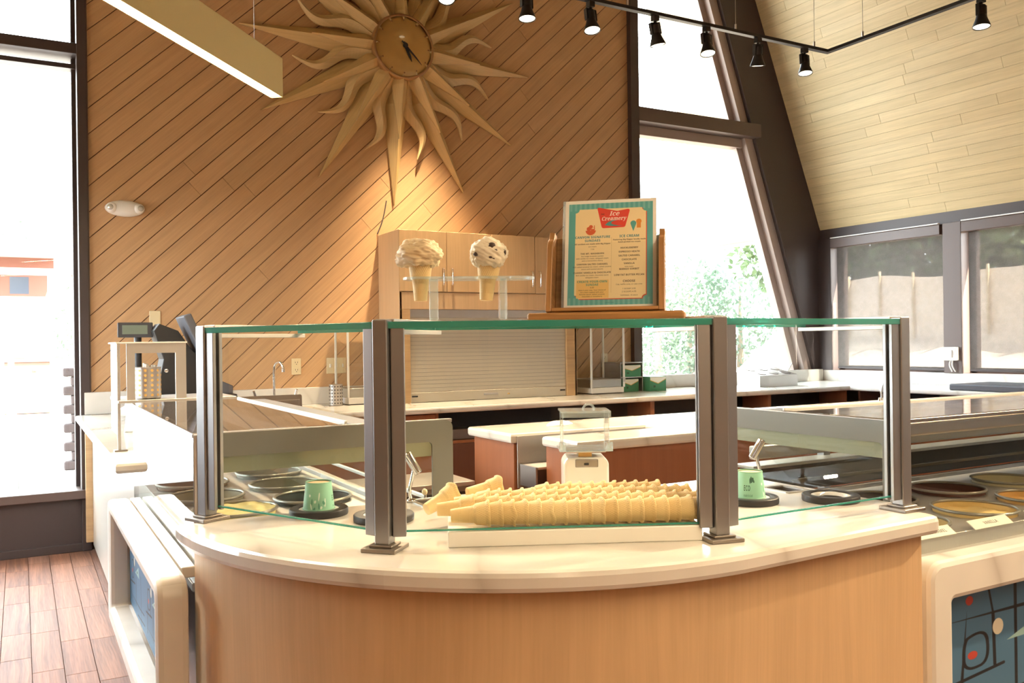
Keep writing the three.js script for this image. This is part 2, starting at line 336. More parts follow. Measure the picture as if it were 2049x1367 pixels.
// ================================================================ CURVED SERVING COUNTER
const CT = .87;
function counterOutline(ins) {
  const p = []; const r = .88 - ins;
  for (let i = 0; i <= 40; i++) { const a = Math.PI - i / 40 * Math.PI / 2; p.push([1.18 + r * Math.cos(a), -2.09 + r * Math.sin(a)]); }
  return p;
}
{
  const top = counterOutline(0);
  top.push([1.74, -1.232]); for (let i = 0; i <= 6; i++) { const a = Math.PI / 2 - i / 6 * Math.PI / 2; top.push([1.765 + .03 * Math.cos(a), -1.262 + .03 * Math.sin(a)]); }
  top.push([1.797, -1.36], [1.845, -1.37], [1.845, -1.925], [1.30, -1.925], [1.03, -2.09]);
  const hole = (cx, cz, w, d, t) => [[-w, -d], [w, -d], [w, d], [-w, d]].map(([a, b]) => [cx + a * Math.cos(t) + b * Math.sin(t), cz - a * Math.sin(t) + b * Math.cos(t)]);
  const g = metreUV(slab(top, CT - .04, CT, .011, [hole(.92, -2.02, .055, .04, 0), hole(1.765, -1.67, .03, .04, 0)]));
  one('curved_countertop', g, M.quartz, 'cream marble-look curved countertop carrying the glass guard', 'countertop');
  const c = thing('curved_counter', 'curved maple counter front under the cream countertop', 'counter');
  const body = counterOutline(.04); body.push([1.755, -1.262], [1.755, -1.34], [1.84, -1.38], [1.84, -1.90], [1.32, -1.90], [1.05, -2.085]);
  mesh('front_panel', slab(body, .1, CT - .04), M.maple, c);
  const pl = counterOutline(.11); pl.push([1.70, -1.33], [1.70, -1.85], [1.35, -1.85], [1.1, -2.05]);
  mesh('plinth', slab(pl, 0, .1), M.brown, c);
}
// ---- glass guard on four posts
const PO = [[.372, -2.105], [.614, -1.606], [1.214, -1.323], [1.778, -1.327]].map((p) => new THREE.Vector2(...p));
const segDir = (i) => PO[i + 1].clone().sub(PO[i]).normalize(), inward = (e) => new THREE.Vector2(e.y, -e.x);
{
  const G = thing('sneeze_guard', 'glass sneeze guard on four square metal posts with glass shelf on top', 'glass guard');
  const y0 = CT + .034, y1 = 1.3, sh = 1.2995, sd = .28;
  const mit = PO.map((_, i) => { const a = inward(segDir(Math.max(0, i - 1))), b = inward(segDir(Math.min(2, i))); return a.add(b).normalize(); });
  PO.forEach((p, i) => {
    const post = new THREE.Group(); post.name = 'post'; post.position.set(p.x, 0, p.y); post.rotation.y = Math.atan2(-mit[i].x, -mit[i].y); G.add(post);
    // local +z points out to the customer
    mesh('tube', bx(-.0155, .0155, CT + .012, 1.317, -.0155, .0155, .003, 2), M.post, post);
    mesh('base_plate', merge([bx(-.036, .036, CT, CT + .008, -.036, .036, .002), bx(-.024, .024, CT + .008, CT + .013, -.024, .024, .002)]), M.bronze, post);
    mesh('shelf_arm', merge([bx(-.019, .019, 1.3135, 1.319, -sd - .005, -.012, .001), bx(-.019, .019, 1.289, 1.2985, -sd - .005, -.012, .001)]), M.steel, post);
    for (const k of [i - 1, i]) if (k >= 0 && k < 3) {
      const e = segDir(k).multiplyScalar(k === i ? 1 : -1), f = k === i ? 1 : -1, zz = (a, b) => f > 0 ? [a, b] : [-b, -a];   // f: keeps the outer lip on the customers' side
      const g = merge([bx(.017, .042, y0 - .008, 1.306, ...zz(.002, .011), .0015), bx(.017, .042, y0 - .008, 1.306, ...zz(-.015, -.006), .0015), bx(.016, .024, y0 - .008, 1.306, ...zz(-.014, .010), .001)]);
      const m = mesh('glass_channel', g, M.post, post);
      m.rotation.y = Math.atan2(-e.y, e.x) - post.rotation.y;
    }
  });
  for (let k = 0; k < 3; k++) {
    const e = segDir(k), n = inward(e), a = PO[k], b = PO[k + 1], L = a.distanceTo(b), turn = Math.atan2(-e.y, e.x);
    const pane = new THREE.Group(); pane.name = 'front_pane'; pane.position.set(a.x, 0, a.y); pane.rotation.y = turn; G.add(pane);
    const s0 = .028, s1 = L - .028;
    const pg = new THREE.PlaneGeometry(s1 - s0, y1 - y0); pg.translate((s0 + s1) / 2, (y0 + y1) / 2, -.002); mesh('glass', pg, M.glass, pane);
    mesh('lower_edge', bx(s0, s1, y0 - .001, y0 + .002, -.005, .001, 0), M.teal, pane);
    const ia = a.clone().addScaledVector(mit[k], sd / mit[k].dot(n)), ib = b.clone().addScaledVector(mit[k + 1], sd / mit[k + 1].dot(n));
    const q = [a.clone().addScaledVector(n, -.012), b.clone().addScaledVector(n, -.012), ib, ia].map((p) => [p.x, p.y]);
    const shelf = new THREE.Group(); shelf.name = 'glass_shelf'; G.add(shelf);
    const sg = new THREE.ShapeGeometry(new THREE.Shape(q.map((p) => new THREE.Vector2(p[0], -p[1])))); sg.rotateX(-Math.PI / 2); sg.translate(0, sh + .0135, 0); mesh('sheet', sg, M.glass, shelf);
    const edge = (p, r, w) => { const A = new THREE.Vector2(...p), B = new THREE.Vector2(...r), l = A.distanceTo(B), g = bx(0, l, sh, sh + .013, -w, 0, .001); g.rotateY(Math.atan2(-(B.y - A.y), B.x - A.x)); g.translate(A.x, 0, A.y); return g; };
    mesh('shelf_edge', edge(q[0], q[1], .004), M.teal, shelf);
    mesh('shelf_edge', edge(q[2], q[3], .004), M.teal, shelf);
  }
}
// ================================================================ ICE CREAM DISPLAY CASES
// local axes: x along the case, +z towards the customers; the end that faces the camera is drawn in full
function displayCase(name, label, p, turn, L, D, near, deckY, holes, deckFrom) {
  const o = thing(name, label, 'display case', p, turn), TOP = 1.07, s = near ? -1 : 1, e = near ? L : 0;   // e: x of the full end, s: way into the case
  const X = (a) => e + s * a, B = (a0, a1, ...r) => bx(Math.min(X(a0), X(a1)), Math.max(X(a0), X(a1)), ...r);
  mesh('cabinet', B(.01, L - .01, .08, .69, -D + .01, -.03, .004), M.steelDark, o);
  const deckPts = [[X(deckFrom), -D + .03], [X(L - .02), -D + .03], [X(L - .02), -.02], [X(deckFrom), -.02]];
  mesh('deck', slab(deckPts, deckY - .012, deckY, 0, holes.map(([x, z, r]) => circlePts(x, z, r, 28))), M.steel, o);
  mesh('well_floor', B(deckFrom, L - .02, .69, .70, -D + .03, -.02, 0), M.steelDark, o);
  mesh('deck_apron', B(deckFrom, L - .02, .70, deckY - .001, -.024, -.019, .001), M.steel, o);
  mesh('well_side', merge([B(.004, deckFrom, .69, deckY - .03, -D + .03, -.02, .002), B(.01, L - .01, .69, deckY - .01, -D + .005, -D + .03, .002)]), M.steel, o);
  const fg = new THREE.PlaneGeometry(L - .02, TOP - .012 - .70); fg.translate(L / 2, (TOP - .012 + .70) / 2, -.004); mesh('front_glass', fg, M.glassCase, o);
  const tg = new THREE.PlaneGeometry(L - .01, D * .56); tg.rotateX(-Math.PI / 2); tg.translate(L / 2, TOP, -D * .28); mesh('top_glass', tg, P([.30, .27, .25], { transmission: .75, roughness: .02, thickness: 0, ior: 1.6 }), o);
  mesh('top_rim', merge([B(.0, L, TOP - .012, TOP - .002, -.016, .002, .002), B(0, .016, TOP - .012, TOP - .002, -D, -.016, .002)]), M.steelDark, o);
  mesh('top_strip', B(.02, L, TOP - .004, TOP + .006, -D * .57, -D * .558, .002), M.white, o);
  mesh('rear_rim', B(.0, L, TOP - .02, TOP - .005, -D * .72, -D * .6, .003), M.slate, o);
  // glass end with its dark printed border
  const eo = roundRect(-D, 0, deckY - .08, TOP - .004, .022); const hole = roundRect(-D + .06, -.032, deckY - .08 + .02, TOP - .06, .012); eo.holes.push(hole);
  const eg = prism(eo, .006); eg.rotateY(-Math.PI / 2); eg.translate(X(.0) + .003, 0, 0); const bo = mesh('end_border', eg, M.frit, o);
  const ep = new THREE.ShapeGeometry(hole); ep.rotateY(-Math.PI / 2); ep.translate(X(0), 0, 0); mesh('end_glass', ep, M.glassCase, o);
  mesh('frosted_band', (() => { const q = prism(roundRect(-D + .06, -.032, TOP - .098, TOP - .06, .002), .003); q.rotateY(-Math.PI / 2); q.translate(X(.004), 0, 0); return q; })(), M.frost, o);
  if (!near) { mesh('rear_apron', B(.06, L - .04, deckY + .03, deckY + .12, -D + .07, -D + .09, .003), M.charcoal, o); mesh('rear_shelf', merge([B(.05, L - .04, deckY + .15, deckY + .19, -D + .12, -D + .14, .004), B(.05, L - .04, deckY + .12, deckY + .13, -D + .06, -D + .14, .002)]), M.steel, o); mesh('side_upright', B(.42, .45, deckY, TOP - .03, -D + .05, -D + .08, .003), M.steelDark, o); }
  mesh('corner_post', B(.008, .05, .70, TOP - .012, -.04, -.012, .003), M.steelDark, o);
  mesh('corner_trim', B(-.004, .004, .70, TOP - .004, -.012, .0, .002), M.steel, o);
  mesh('light_canopy', B(.03, L - .03, TOP - .065, TOP - .02, -D * .5, -D * .42, .004), M.white, o);
  mesh('glass_rail', merge([B(.01, L, .70, .722, -.03, .004, .004), B(.01, L, TOP - .05, TOP - .014, -.05, -.02, .008)]), M.steel, o);
  mesh('lid_rail', merge([B(.06, L - .04, deckY + .015, deckY + .03, -D + .10, -D + .115, .002), B(.06, L - .04, deckY + .05, deckY + .06, -D + .05, -D + .06, .002)]), M.steel, o);
  // sloping rear glass
  const rg = new THREE.PlaneGeometry(L - .1, .30); rg.rotateX(-.95); rg.translate(L / 2, TOP - .12, -D * .74); mesh('rear_glass', rg, M.glassCase, o);
  return o;
}
const tubRim = S([.33, .31, .26], { roughness: .35, metalness: .6 });
function tub(label, rgb, x, y, z, level, R = .116) {
  const o = thing('ice_cream_tub', label, 'tub', [x, y, z], 0, 'ice cream tubs');
  mesh('carton', lathe([[R - .012, -.07], [R - .006, .0], [R - .004, .012]], 36), S(rgb.map((v) => v * .85), { roughness: .6 }), o);
  mesh('rim', (() => { const g = new THREE.TorusGeometry(R - .003, .0045, 8, 40); g.rotateX(Math.PI / 2); g.translate(0, .013, 0); return g; })(), tubRim, o);
  const rings = new THREE.RingGeometry(.001, R - .006, 36, 8); rings.rotateX(-Math.PI / 2);
  const q = rings.attributes.position; for (let i = 0; i < q.count; i++) { const a = q.getX(i), b = q.getZ(i); q.setY(i, level + .006 * perlin.noise(a * 40 + x * 9, b * 40, z) + .004 * perlin.noise(a * 110, b * 90, x)); } rings.computeVertexNormals();
  mesh('ice_cream', rings, S(rgb, { roughness: .7 }), o);
  return o;
}
const tubsR = [['tub of pale salted caramel ice cream beside the counter end', [.80, .66, .36], 2.09, -1.555, -.006], ['tub of yellow vanilla ice cream behind the vanilla label', [.82, .58, .22], 2.41, -1.56, -.004], ['tub of dark chocolate ice cream in the rear row', [.11, .035, .02], 2.655, -1.81, -.02],
  ['tub of pale buttery ice cream at the right edge behind the chocolate tub', [.72, .64, .42], 2.985, -1.81, -.015], ['nearly empty dark tub left of the chocolate one', [.06, .045, .04], 2.31, -1.81, -.04], ['tub of golden ice cream right of the vanilla tub', [.78, .47, .16], 2.73, -1.56, -.008]];
const RC = [1.85, 0, -1.40];
displayCase('ice_cream_case', 'ice cream dipping case with tubs showing behind glass beside the framed blue panel', RC, 0, 2.3, .66, false, .76, tubsR.map((t) => [t[2] - RC[0], t[3] - RC[2], .112]), .06);
for (const [l, c, x, z, h] of tubsR) tub(l, c, x, .76, z, h);
const tubsL = [['tub of pale yellow ice cream next to the guard post', [.82, .70, .30], .52, -2.52, .012], ['tub of greyish ice cream against the bright case glass', [.42, .37, .25], .49, -2.80, -.03], ['tub of brown ice cream at the far end of the case', [.35, .25, .16], .50, -3.09, -.02],
  ['empty dark tub behind the green paper cup', [.05, .055, .05], .765, -2.60, -.05], ['open tub with a pale rim in the middle of the case', [.30, .28, .21], .76, -2.90, -.045], ['shallow grey tub beside the sliding lid rails', [.33, .31, .27], .78, -3.20, -.03]];
const LC = [.345, 0, -3.40], LL = 1.28;       // turned a quarter: local x -> +z, local z -> -x
displayCase('ice_cream_case', 'ice cream dipping case with blown-out bright glass side and brown glass top', LC, -Math.PI / 2, LL, .66, true, .80, tubsL.map((t) => [t[3] - LC[2], LC[0] - t[2], .112]), .16);
for (const [l, c, x, z, h] of tubsL) tub(l, c, x, .80, z, h);
// flavour labels on the front rail
[['SALTED CARAMEL', 2.02, -1.424, 'white label strip reading SALTED CARAMEL'], ['VANILLA', 2.27, -1.424, 'white label strip reading VANILLA'], ['HUCKLEBERRY', 2.53, -1.424, 'white label strip cut off by the right picture edge']].forEach(([t, x, z, l]) => {
  const tex = canvasTex(512, 96, (c, w, h) => { c.fillStyle = '#f0e9d8'; c.fillRect(0, 0, w, h); c.fillStyle = '#2a2622'; c.font = 'bold 44px sans-serif'; c.textAlign = 'center'; c.textBaseline = 'middle'; c.fillText(t, w / 2, h / 2); });
  const o = thing('flavour_label', l, 'label', [x, .770, z], 0, 'flavour labels'); o.rotation.x = -.95;
  mesh('strip', bx(-.085, .085, -.016, .016, -.002, 0, 0), M.poly, o);
  const g = new THREE.PlaneGeometry(.168, .031); g.translate(0, 0, .0006); mesh('print', g, S([1, 1, 1], { map: tex, roughness: .5 }), o);
});
// ---- marble surrounds with the abstract panels
function art() {
  return canvasTex(1024, 320, (c, W, H) => {
    c.fillStyle = '#49708f'; c.fillRect(0, 0, W, H); c.translate(16, 30); c.scale(1.28, 1.1); c.strokeStyle = '#1d2026'; c.fillStyle = '#1d2026'; c.lineCap = 'round';
    const ln = (x0, y0, x1, y1, lw) => { c.lineWidth = lw; c.beginPath(); c.moveTo(x0, y0); c.lineTo(x1, y1); c.stroke(); };
    const wedge = (x0, y0, x1, y1, w0) => { const dx = x1 - x0, dy = y1 - y0, l = Math.hypot(dx, dy), nx = -dy / l * w0 / 2, ny = dx / l * w0 / 2; c.beginPath(); c.moveTo(x0, y0); c.lineTo(x1 + nx, y1 + ny); c.lineTo(x1 - nx, y1 - ny); c.closePath(); c.fill(); };
    for (const o of [0, 300, 610, 880]) {
      wedge(o + 8, 58, o + 150, 58, 7); ln(o + 150, 58, o + 290, 62, 4); ln(o + 82, 0, o + 90, 58, 3); ln(o + 90, 58, o + 92, 160, 5); ln(o + 128, 0, o + 128, 230, 5);
      wedge(o + 48, 40, o + 34, 240, 7); ln(o + 14, 178, o + 106, 162, 6); wedge(o + 12, 222, o + 200, 214, 5); ln(o + 200, 214, o + 280, 206, 4); ln(o + 220, 100, o + 230, 300, 4);
      c.lineWidth = 5; c.beginPath(); c.moveTo(o + 48, 96); c.quadraticCurveTo(o + 78, 80, o + 80, 110); c.quadraticCurveTo(o + 84, 152, o + 66, 154); c.quadraticCurveTo(o + 40, 160, o + 42, 130); c.quadraticCurveTo(o + 42, 104, o + 48, 96); c.stroke();
      c.fillStyle = '#b6453a'; c.beginPath(); c.ellipse(o + 52, 24, 6, 9, 0, 0, 7); c.fill(); c.beginPath(); c.ellipse(o + 56, 130, 8, 8, 0, 0, 7); c.fill();
      c.fillStyle = '#d9d3c0'; c.beginPath(); c.ellipse(o + 98, 88, 9, 16, 0, 0, 7); c.fill();
      c.fillStyle = '#8fb0ae'; c.beginPath(); c.moveTo(o + 112, 120); c.lineTo(o + 180, 82); c.lineTo(o + 190, 118); c.closePath(); c.fill(); c.fillStyle = '#1d2026'; c.beginPath(); c.ellipse(o + 152, 108, 7, 4, 0, 0, 7); c.fill();
      ln(o + 160, 250, o + 290, 236, 5); ln(o + 60, 260, o + 64, 318, 4);
    }
  });
}
function surround(label, panelLabel, p, turn, L, y0, y1, th, bt, bl) {
  const o = thing('marble_surround', label, 'panel frame', p, turn);
  const s = roundRect(0, L, y0, y1, .045); s.holes.push(roundRect(.085, L - bl, y0 + .06, y1 - bt, .008));
  const g = metreUV(prism(s, th, .014)); g.computeVertexNormals(); mesh('frame', g, M.quartzHoned, o);
  const pg = new THREE.BoxGeometry(L - .15, y1 - y0 - .14, .006); pg.translate(L / 2, (y0 + y1) / 2 - .001, .004);
  const m = mesh('art_panel', pg, S([1, 1, 1], { map: art(), roughness: .5 }), o); m.userData.label = panelLabel;
  if (turn) mesh('ledge', bx(.02, L - .12, y1 - .03, y1 - .004, -.034, -.002, .004), M.quartzHoned, o);
  return o;
}
surround('marble frame round a blue abstract panel below the ice cream tubs', 'blue panel with black lines and red dots', [1.875, 0, -1.395], 0, 2.25, .20, .73, .072, .098, .085);
surround('marble frame round a blue panel seen at a steep angle beside the curved counter', 'blue panel with dark lines', [.312, 0, -3.20], -Math.PI / 2, 1.21, .37, .77, .067, .042, .04);

// ================================================================ ON THE COUNTER
const E2 = segDir(1), N2 = inward(E2), TURN2 = Math.atan2(-E2.y, E2.x);
const on2 = (s, n) => [PO[1].x + E2.x * s + N2.x * n, PO[1].y + E2.y * s + N2.y * n];      // along and behind the middle pane
// ---- wafer cones
const coneBump = canvasTex(256, 256, (c, w, h) => {
  c.fillStyle = '#808080'; c.fillRect(0, 0, w, h); c.strokeStyle = '#d8d8d8'; c.lineWidth = 3;
  for (let i = -12; i < 30; i++) { c.beginPath(); c.moveTo(i * 16, h * .45); c.lineTo(i * 16 + 90, h); c.stroke(); c.beginPath(); c.moveTo(i * 16 + 90, h * .45); c.lineTo(i * 16, h); c.stroke(); }
  c.fillStyle = '#b8b8b8'; c.font = 'bold 30px sans-serif'; for (let i = 0; i < 3; i++) c.fillText('EAT-IT', i * 86 + 4, h * .28);
}); coneBump.colorSpace = THREE.NoColorSpace; coneBump.wrapS = THREE.RepeatWrapping;
const coneMat = [[.90, .66, .31], [.92, .70, .35], [.86, .61, .27]].map((c) => P(c, { roughness: .62, bumpMap: coneBump, bumpScale: .0012, transmission: .12, thickness: 0 }));
const coneProfile = [[.0005, .0], [.0128, .0], [.0134, .0015], [.0150, .020], [.0172, .045], [.0188, .0475], [.0208, .0495], [.0214, .052], [.0236, .068], [.0244, .0715], [.0272, .0735], [.0274, .0775], [.0266, .0785], [.0244, .0780], [.0215, .054], [.0168, .050], [.012, .003], [.0005, .003]];
const coneGeo = (() => { const g = lathe(coneProfile, 26), p = g.attributes.position, uv = g.attributes.uv; for (let i = 0; i < p.count; i++) uv.setXY(i, uv.getX(i) * 2, 1 - p.getY(i) / .0785); return g; })();
const coneGeoB = (() => { const g = coneGeo.clone(), p = g.attributes.position; for (let i = 0; i < p.count; i++) if (p.getY(i) > .06) { const a = Math.atan2(p.getZ(i), p.getX(i)); p.setY(i, p.getY(i) + .0016 * Math.sin(a * 3) + .0012 * Math.sin(a * 5 + 1)); } g.computeVertexNormals(); return g; })();
const TRAY = CT + .031;
{
  const tray = thing('cone_tray', 'white plastic board under the rows of wafer cones', 'tray', [PO[1].x, 0, PO[1].y], TURN2);
  mesh('board', bx(.122, .628, CT, TRAY, -.30, .004, .003, 2), M.poly, tray);
  const ord = ['1st', '2nd', '3rd']; const nth = (i) => i < 3 ? ord[i] : (i + 1) + 'th';
  const rows = [['front row', .035, .128, 18, .0256, 0], ['second row from the front', .105, .100, 20, .0250, -.004], ['third row from the front', .170, .135, 19, .0243, .003], ['rearmost row', .238, .27, 11, .0252, .0]];
  for (const [word, n, s0, count, pitch, sag] of rows) for (let i = 0; i < count; i++) {
    const m = one('wafer_cone', rnd() < .5 ? coneGeo : coneGeoB, coneMat[Math.floor(rnd() * 3)], `flat-bottomed wafer cone, ${nth(i)} from the narrow end of the ${word}`, 'cone', 'wafer cones nested in rows');
    const [x, z] = on2(s0 + i * pitch + rr(-.0012, .0012), n + sag * i * .1 + rr(-.001, .001));
    // lying on its side: the axis runs along the row, the wide rim to the right and the collar resting on the board
    m.rotation.set(0, TURN2, -Math.PI / 2 + .045, 'YXZ'); m.position.set(x, TRAY + .0240, z); m.rotateY(rr(0, 6.28));
  }
  const loose = (label, s, n, y, yaw, tilt) => { const m = one('wafer_cone', coneGeoB, coneMat[1], label, 'cone', 'wafer cones nested in rows'); const [x, z] = on2(s, n); m.position.set(x, y, z); m.rotation.set(0, yaw, tilt, 'YXZ'); };
  loose('loose wafer cone lying askew at the left behind the rows', .075, .205, TRAY + .006, TURN2 + .55, -1.2);
  loose('loose wafer cone lying on top of the rear rows, pointing left', .165, .225, TRAY + .035, TURN2 + .3, -1.45);
}
// ---- paper cups in their counter rings
function cupRing(label, x, z, withLid) {
  const o = thing('cup_dispenser', label, 'cup dispenser', [x, CT, z], 0, 'cup dispensers');
  mesh('outer_ring', lathe([[.0, 0], [.067, 0], [.0685, .003], [.0685, .014], [.066, .0165], [.049, .0165], [.046, .013]], 48), M.black, o);
  mesh('inner_collar', lathe([[.048, .013], [.044, .0145], [.036, .0135], [.031, .007], [.029, -.001]], 48), M.white, o);
  mesh('throat', lathe([[.030, .008], [.026, .0045], [.0005, .0035]], 32), M.black, o);
  if (withLid) { const g = new THREE.SphereGeometry(.034, 24, 12, 0, Math.PI * 2, 0, 1.2); g.scale(1, .6, 1); g.translate(.004, .002, 0); mesh('clear_lid', g, M.acrylic, o); }
  return o;
}
const cupTex = canvasTex(1024, 256, (c, w, h) => {
  c.fillStyle = '#8fc7ac'; c.fillRect(0, 0, w, h);
  for (const o of [0, 512]) {
    c.fillStyle = '#2f4a3c'; c.fillRect(o + 60, 205, 130, 26); c.fillStyle = '#8fc7ac'; c.font = 'bold 20px sans-serif'; c.save(); c.translate(o + 66, 224); c.fillText('ICE CREAM', 0, 0); c.restore();
    c.fillStyle = '#2f5a48'; c.font = 'bold 40px sans-serif'; c.fillText('ECO', o + 66, 92); c.font = '18px sans-serif'; c.fillText('made to last', o + 70, 122);
    c.beginPath(); for (let k = 0; k < 5; k++) { c.moveTo(o + 150 + k * 8, 40); c.ellipse(o + 142 + k * 10, 42 - (k % 2) * 10, 8, 14, .5 * k, 0, 7); } c.fill();
    c.fillStyle = '#dfeee2'; for (let k = 0; k < 9; k++) { c.save(); c.translate(o + 300 + k * 22, 60 + (k * 53) % 130); c.rotate(k); c.beginPath(); c.ellipse(0, 0, 12 + k % 3 * 5, 7, 0, 0, 7); c.fill(); c.restore(); }
    c.fillStyle = '#5d9d84'; for (let k = 0; k < 6; k++) { c.beginPath(); c.ellipse(o + 330 + k * 26, 90 + (k * 37) % 90, 9, 16, k, 0, 7); c.fill(); }
  }
});
const cupPaper = S([1, 1, 1], { map: cupTex, roughness: .45 }), cupBare = S([.80, .63, .40], { roughness: .6 }), cupRim = S([.24, .48, .34], { roughness: .5 });
function cup(label, x, z, turn) {
  const o = thing('paper_cup', label, 'cup', [x, CT + .0135, z], turn, 'upside-down paper cups');
  mesh('wall', lathe([[.0365, .0], [.0365, .003], [.0300, .0635]], 40), cupPaper, o);
  mesh('base_disc', lathe([[.0005, .0615], [.0285, .0612]], 32), cupBare, o);
  mesh('foot_rim', (() => { const g = new THREE.TorusGeometry(.0296, .0011, 8, 40); g.rotateX(Math.PI / 2); g.translate(0, .0635, 0); return g; })(), cupRim, o);
  mesh('lip', (() => { const g = new THREE.TorusGeometry(.0368, .0014, 8, 40); g.rotateX(Math.PI / 2); g.translate(0, .0014, 0); return g; })(), cupRim, o);
}
cupRing('black counter ring under the green cup at the left', .61, -2.025); cup('green paper cup upside down left of the second post', .61, -2.025, .35);
cupRing('empty black counter ring behind the second post', .715, -1.875);
cupRing('black counter ring under the green cup at the right', 1.555, -1.585); cup('green paper cup upside down right of the third post', 1.555, -1.585, 1.5);
cupRing('empty black counter ring with a clear lid beside the right post', 1.735, -1.495, true);
// ---- dipper wells with their taps
function dipperWell(label, tapLabel, x, z, turn, w, d) {
  const o = thing('dipper_well', label, 'dipper well', [x, CT, z], turn, 'dipper wells');
  mesh('basin', merge([bx(-w, w, -.07, -.066, -d, d, 0), bx(-w, -w + .003, -.07, 0, -d, d, 0), bx(w - .003, w, -.07, 0, -d, d, 0), bx(-w, w, -.07, 0, -d, -d + .003, 0), bx(-w, w, -.07, 0, d - .003, d, 0)]), M.steelDark, o);
  const r = roundRect(-w - .012, w + .012, -d - .012, d + .012, .012); r.holes.push(roundRect(-w, w, -d, d, .006)); const g = prism(r, .003); g.rotateX(-Math.PI / 2); mesh('flange', g, M.steel, o);
  return o;
}
function tap(label, x, z, turn) {
  const o = thing('dipper_tap', label, 'tap', [x, CT, z], turn, 'dipper well taps');
  mesh('stem', tube([[.0, .0, 0], [-.004, .03, 0], [.002, .06, 0], [.007, .083, 0]], .0045), M.chrome, o);
  mesh('base_nut', lathe([[.0005, 0], [.012, 0], [.012, .006], [.008, .01], [.0005, .01]], 20), M.chrome, o);
  const b = lathe([[.0005, -.030], [.0098, -.030], [.011, -.027], [.0115, .026], [.0105, .030], [.0005, .030]], 24); b.rotateZ(.52); b.translate(.004, .098, 0); mesh('spout_body', b, M.chrome, o);
  return o;
}
dipperWell('small steel dipper well behind the second post', '', .92, -2.02, 0, .055, .04); tap('chrome dipper tap leaning left beside the second post', .856, -2.05, -.5);
dipperWell('small steel dipper well beside the right case end', '', 1.765, -1.67, 0, .03, .04); tap('chrome dipper tap leaning right behind the right cup', 1.765, -1.765, -.5 + Math.PI);
{
  const o = thing('well_knob', 'small round cream knob by the dipper well', 'knob', [.90, CT, -2.068]); mesh('stalk', cyl(.003, .003, .012, 0, 0, 0, 12), M.chrome, o);
  const g = new THREE.SphereGeometry(.0075, 20, 14); g.scale(1, 1.15, 1); g.translate(0, .019, 0); mesh('knob', g, M.plate, o);
}
// ---- portion scale with clear box
{
  const o = thing('portion_scale', 'white portion scale standing behind the cone rows', 'scale', [1.239, CT, -1.838], -.5);
  const s = new THREE.Shape(); s.moveTo(-.056, 0); s.lineTo(.056, 0); s.lineTo(.056, .094); s.quadraticCurveTo(.055, .104, .046, .112); s.lineTo(-.046, .112); s.quadraticCurveTo(-.055, .104, -.056, .094); s.closePath();
  const g = prism(s, .10, .006); g.translate(0, 0, -.05); mesh('body', g, M.plasticWhite, o);
  mesh('display_recess', bx(-.028, .03, .088, .109, .044, .0515, .003), M.steelDark, o);
  mesh('button', bx(-.006, .006, .094, .100, .051, .053, .001), M.black, o);
  mesh('neck', bx(-.018, .016, .11, .126, -.02, .03, .002), M.brass, o);
  mesh('platform', bx(-.05, .05, .1245, .128, -.045, .045, .002), M.steel, o);
  const b = thing('acrylic_box', 'clear acrylic box with a lid and loop handle on the scale', 'box', [1.239, CT + .128, -1.838], -.5);
  const wall = (w, h, x, y, z, ry) => { const q = new THREE.PlaneGeometry(w, h); q.rotateY(ry); q.translate(x, y, z); return q; };
  mesh('side', wall(.114, .094, 0, .047, .05, 0), M.acrylic, b); mesh('side', wall(.114, .094, 0, .047, -.05, 0), M.acrylic, b); mesh('side', wall(.10, .094, -.057, .047, 0, Math.PI / 2), M.acrylic, b); mesh('side', wall(.10, .094, .057, .047, 0, Math.PI / 2), M.acrylic, b);
  mesh('floor_tray', merge([bx(-.066, .066, 0, .004, -.056, .056, .001), bx(-.066, -.05, .0, .022, .03, .056, .002), bx(.05, .066, .0, .022, .03, .056, .002)]), M.acrylicEdge, b);
  mesh('edge_strips', merge([bx(-.058, -.0555, .004, .096, .0485, .051, 0), bx(.0555, .058, .004, .096, .0485, .051, 0), bx(-.058, -.0555, .004, .096, -.051, -.0485, 0), bx(.0555, .058, .004, .096, -.051, -.0485, 0)]), M.acrylicEdge, b);
  const lid = mesh('lid', merge([bx(-.062, .062, .095, .100, -.055, .055, .001), bx(-.062, .062, .084, .095, .0535, .0555, 0)]), M.acrylicEdge, b);
  const h = new THREE.TorusGeometry(.014, .0028, 8, 20, Math.PI); h.translate(.012, .099, 0); mesh('loop_handle', h, M.acrylicEdge, lid);
}
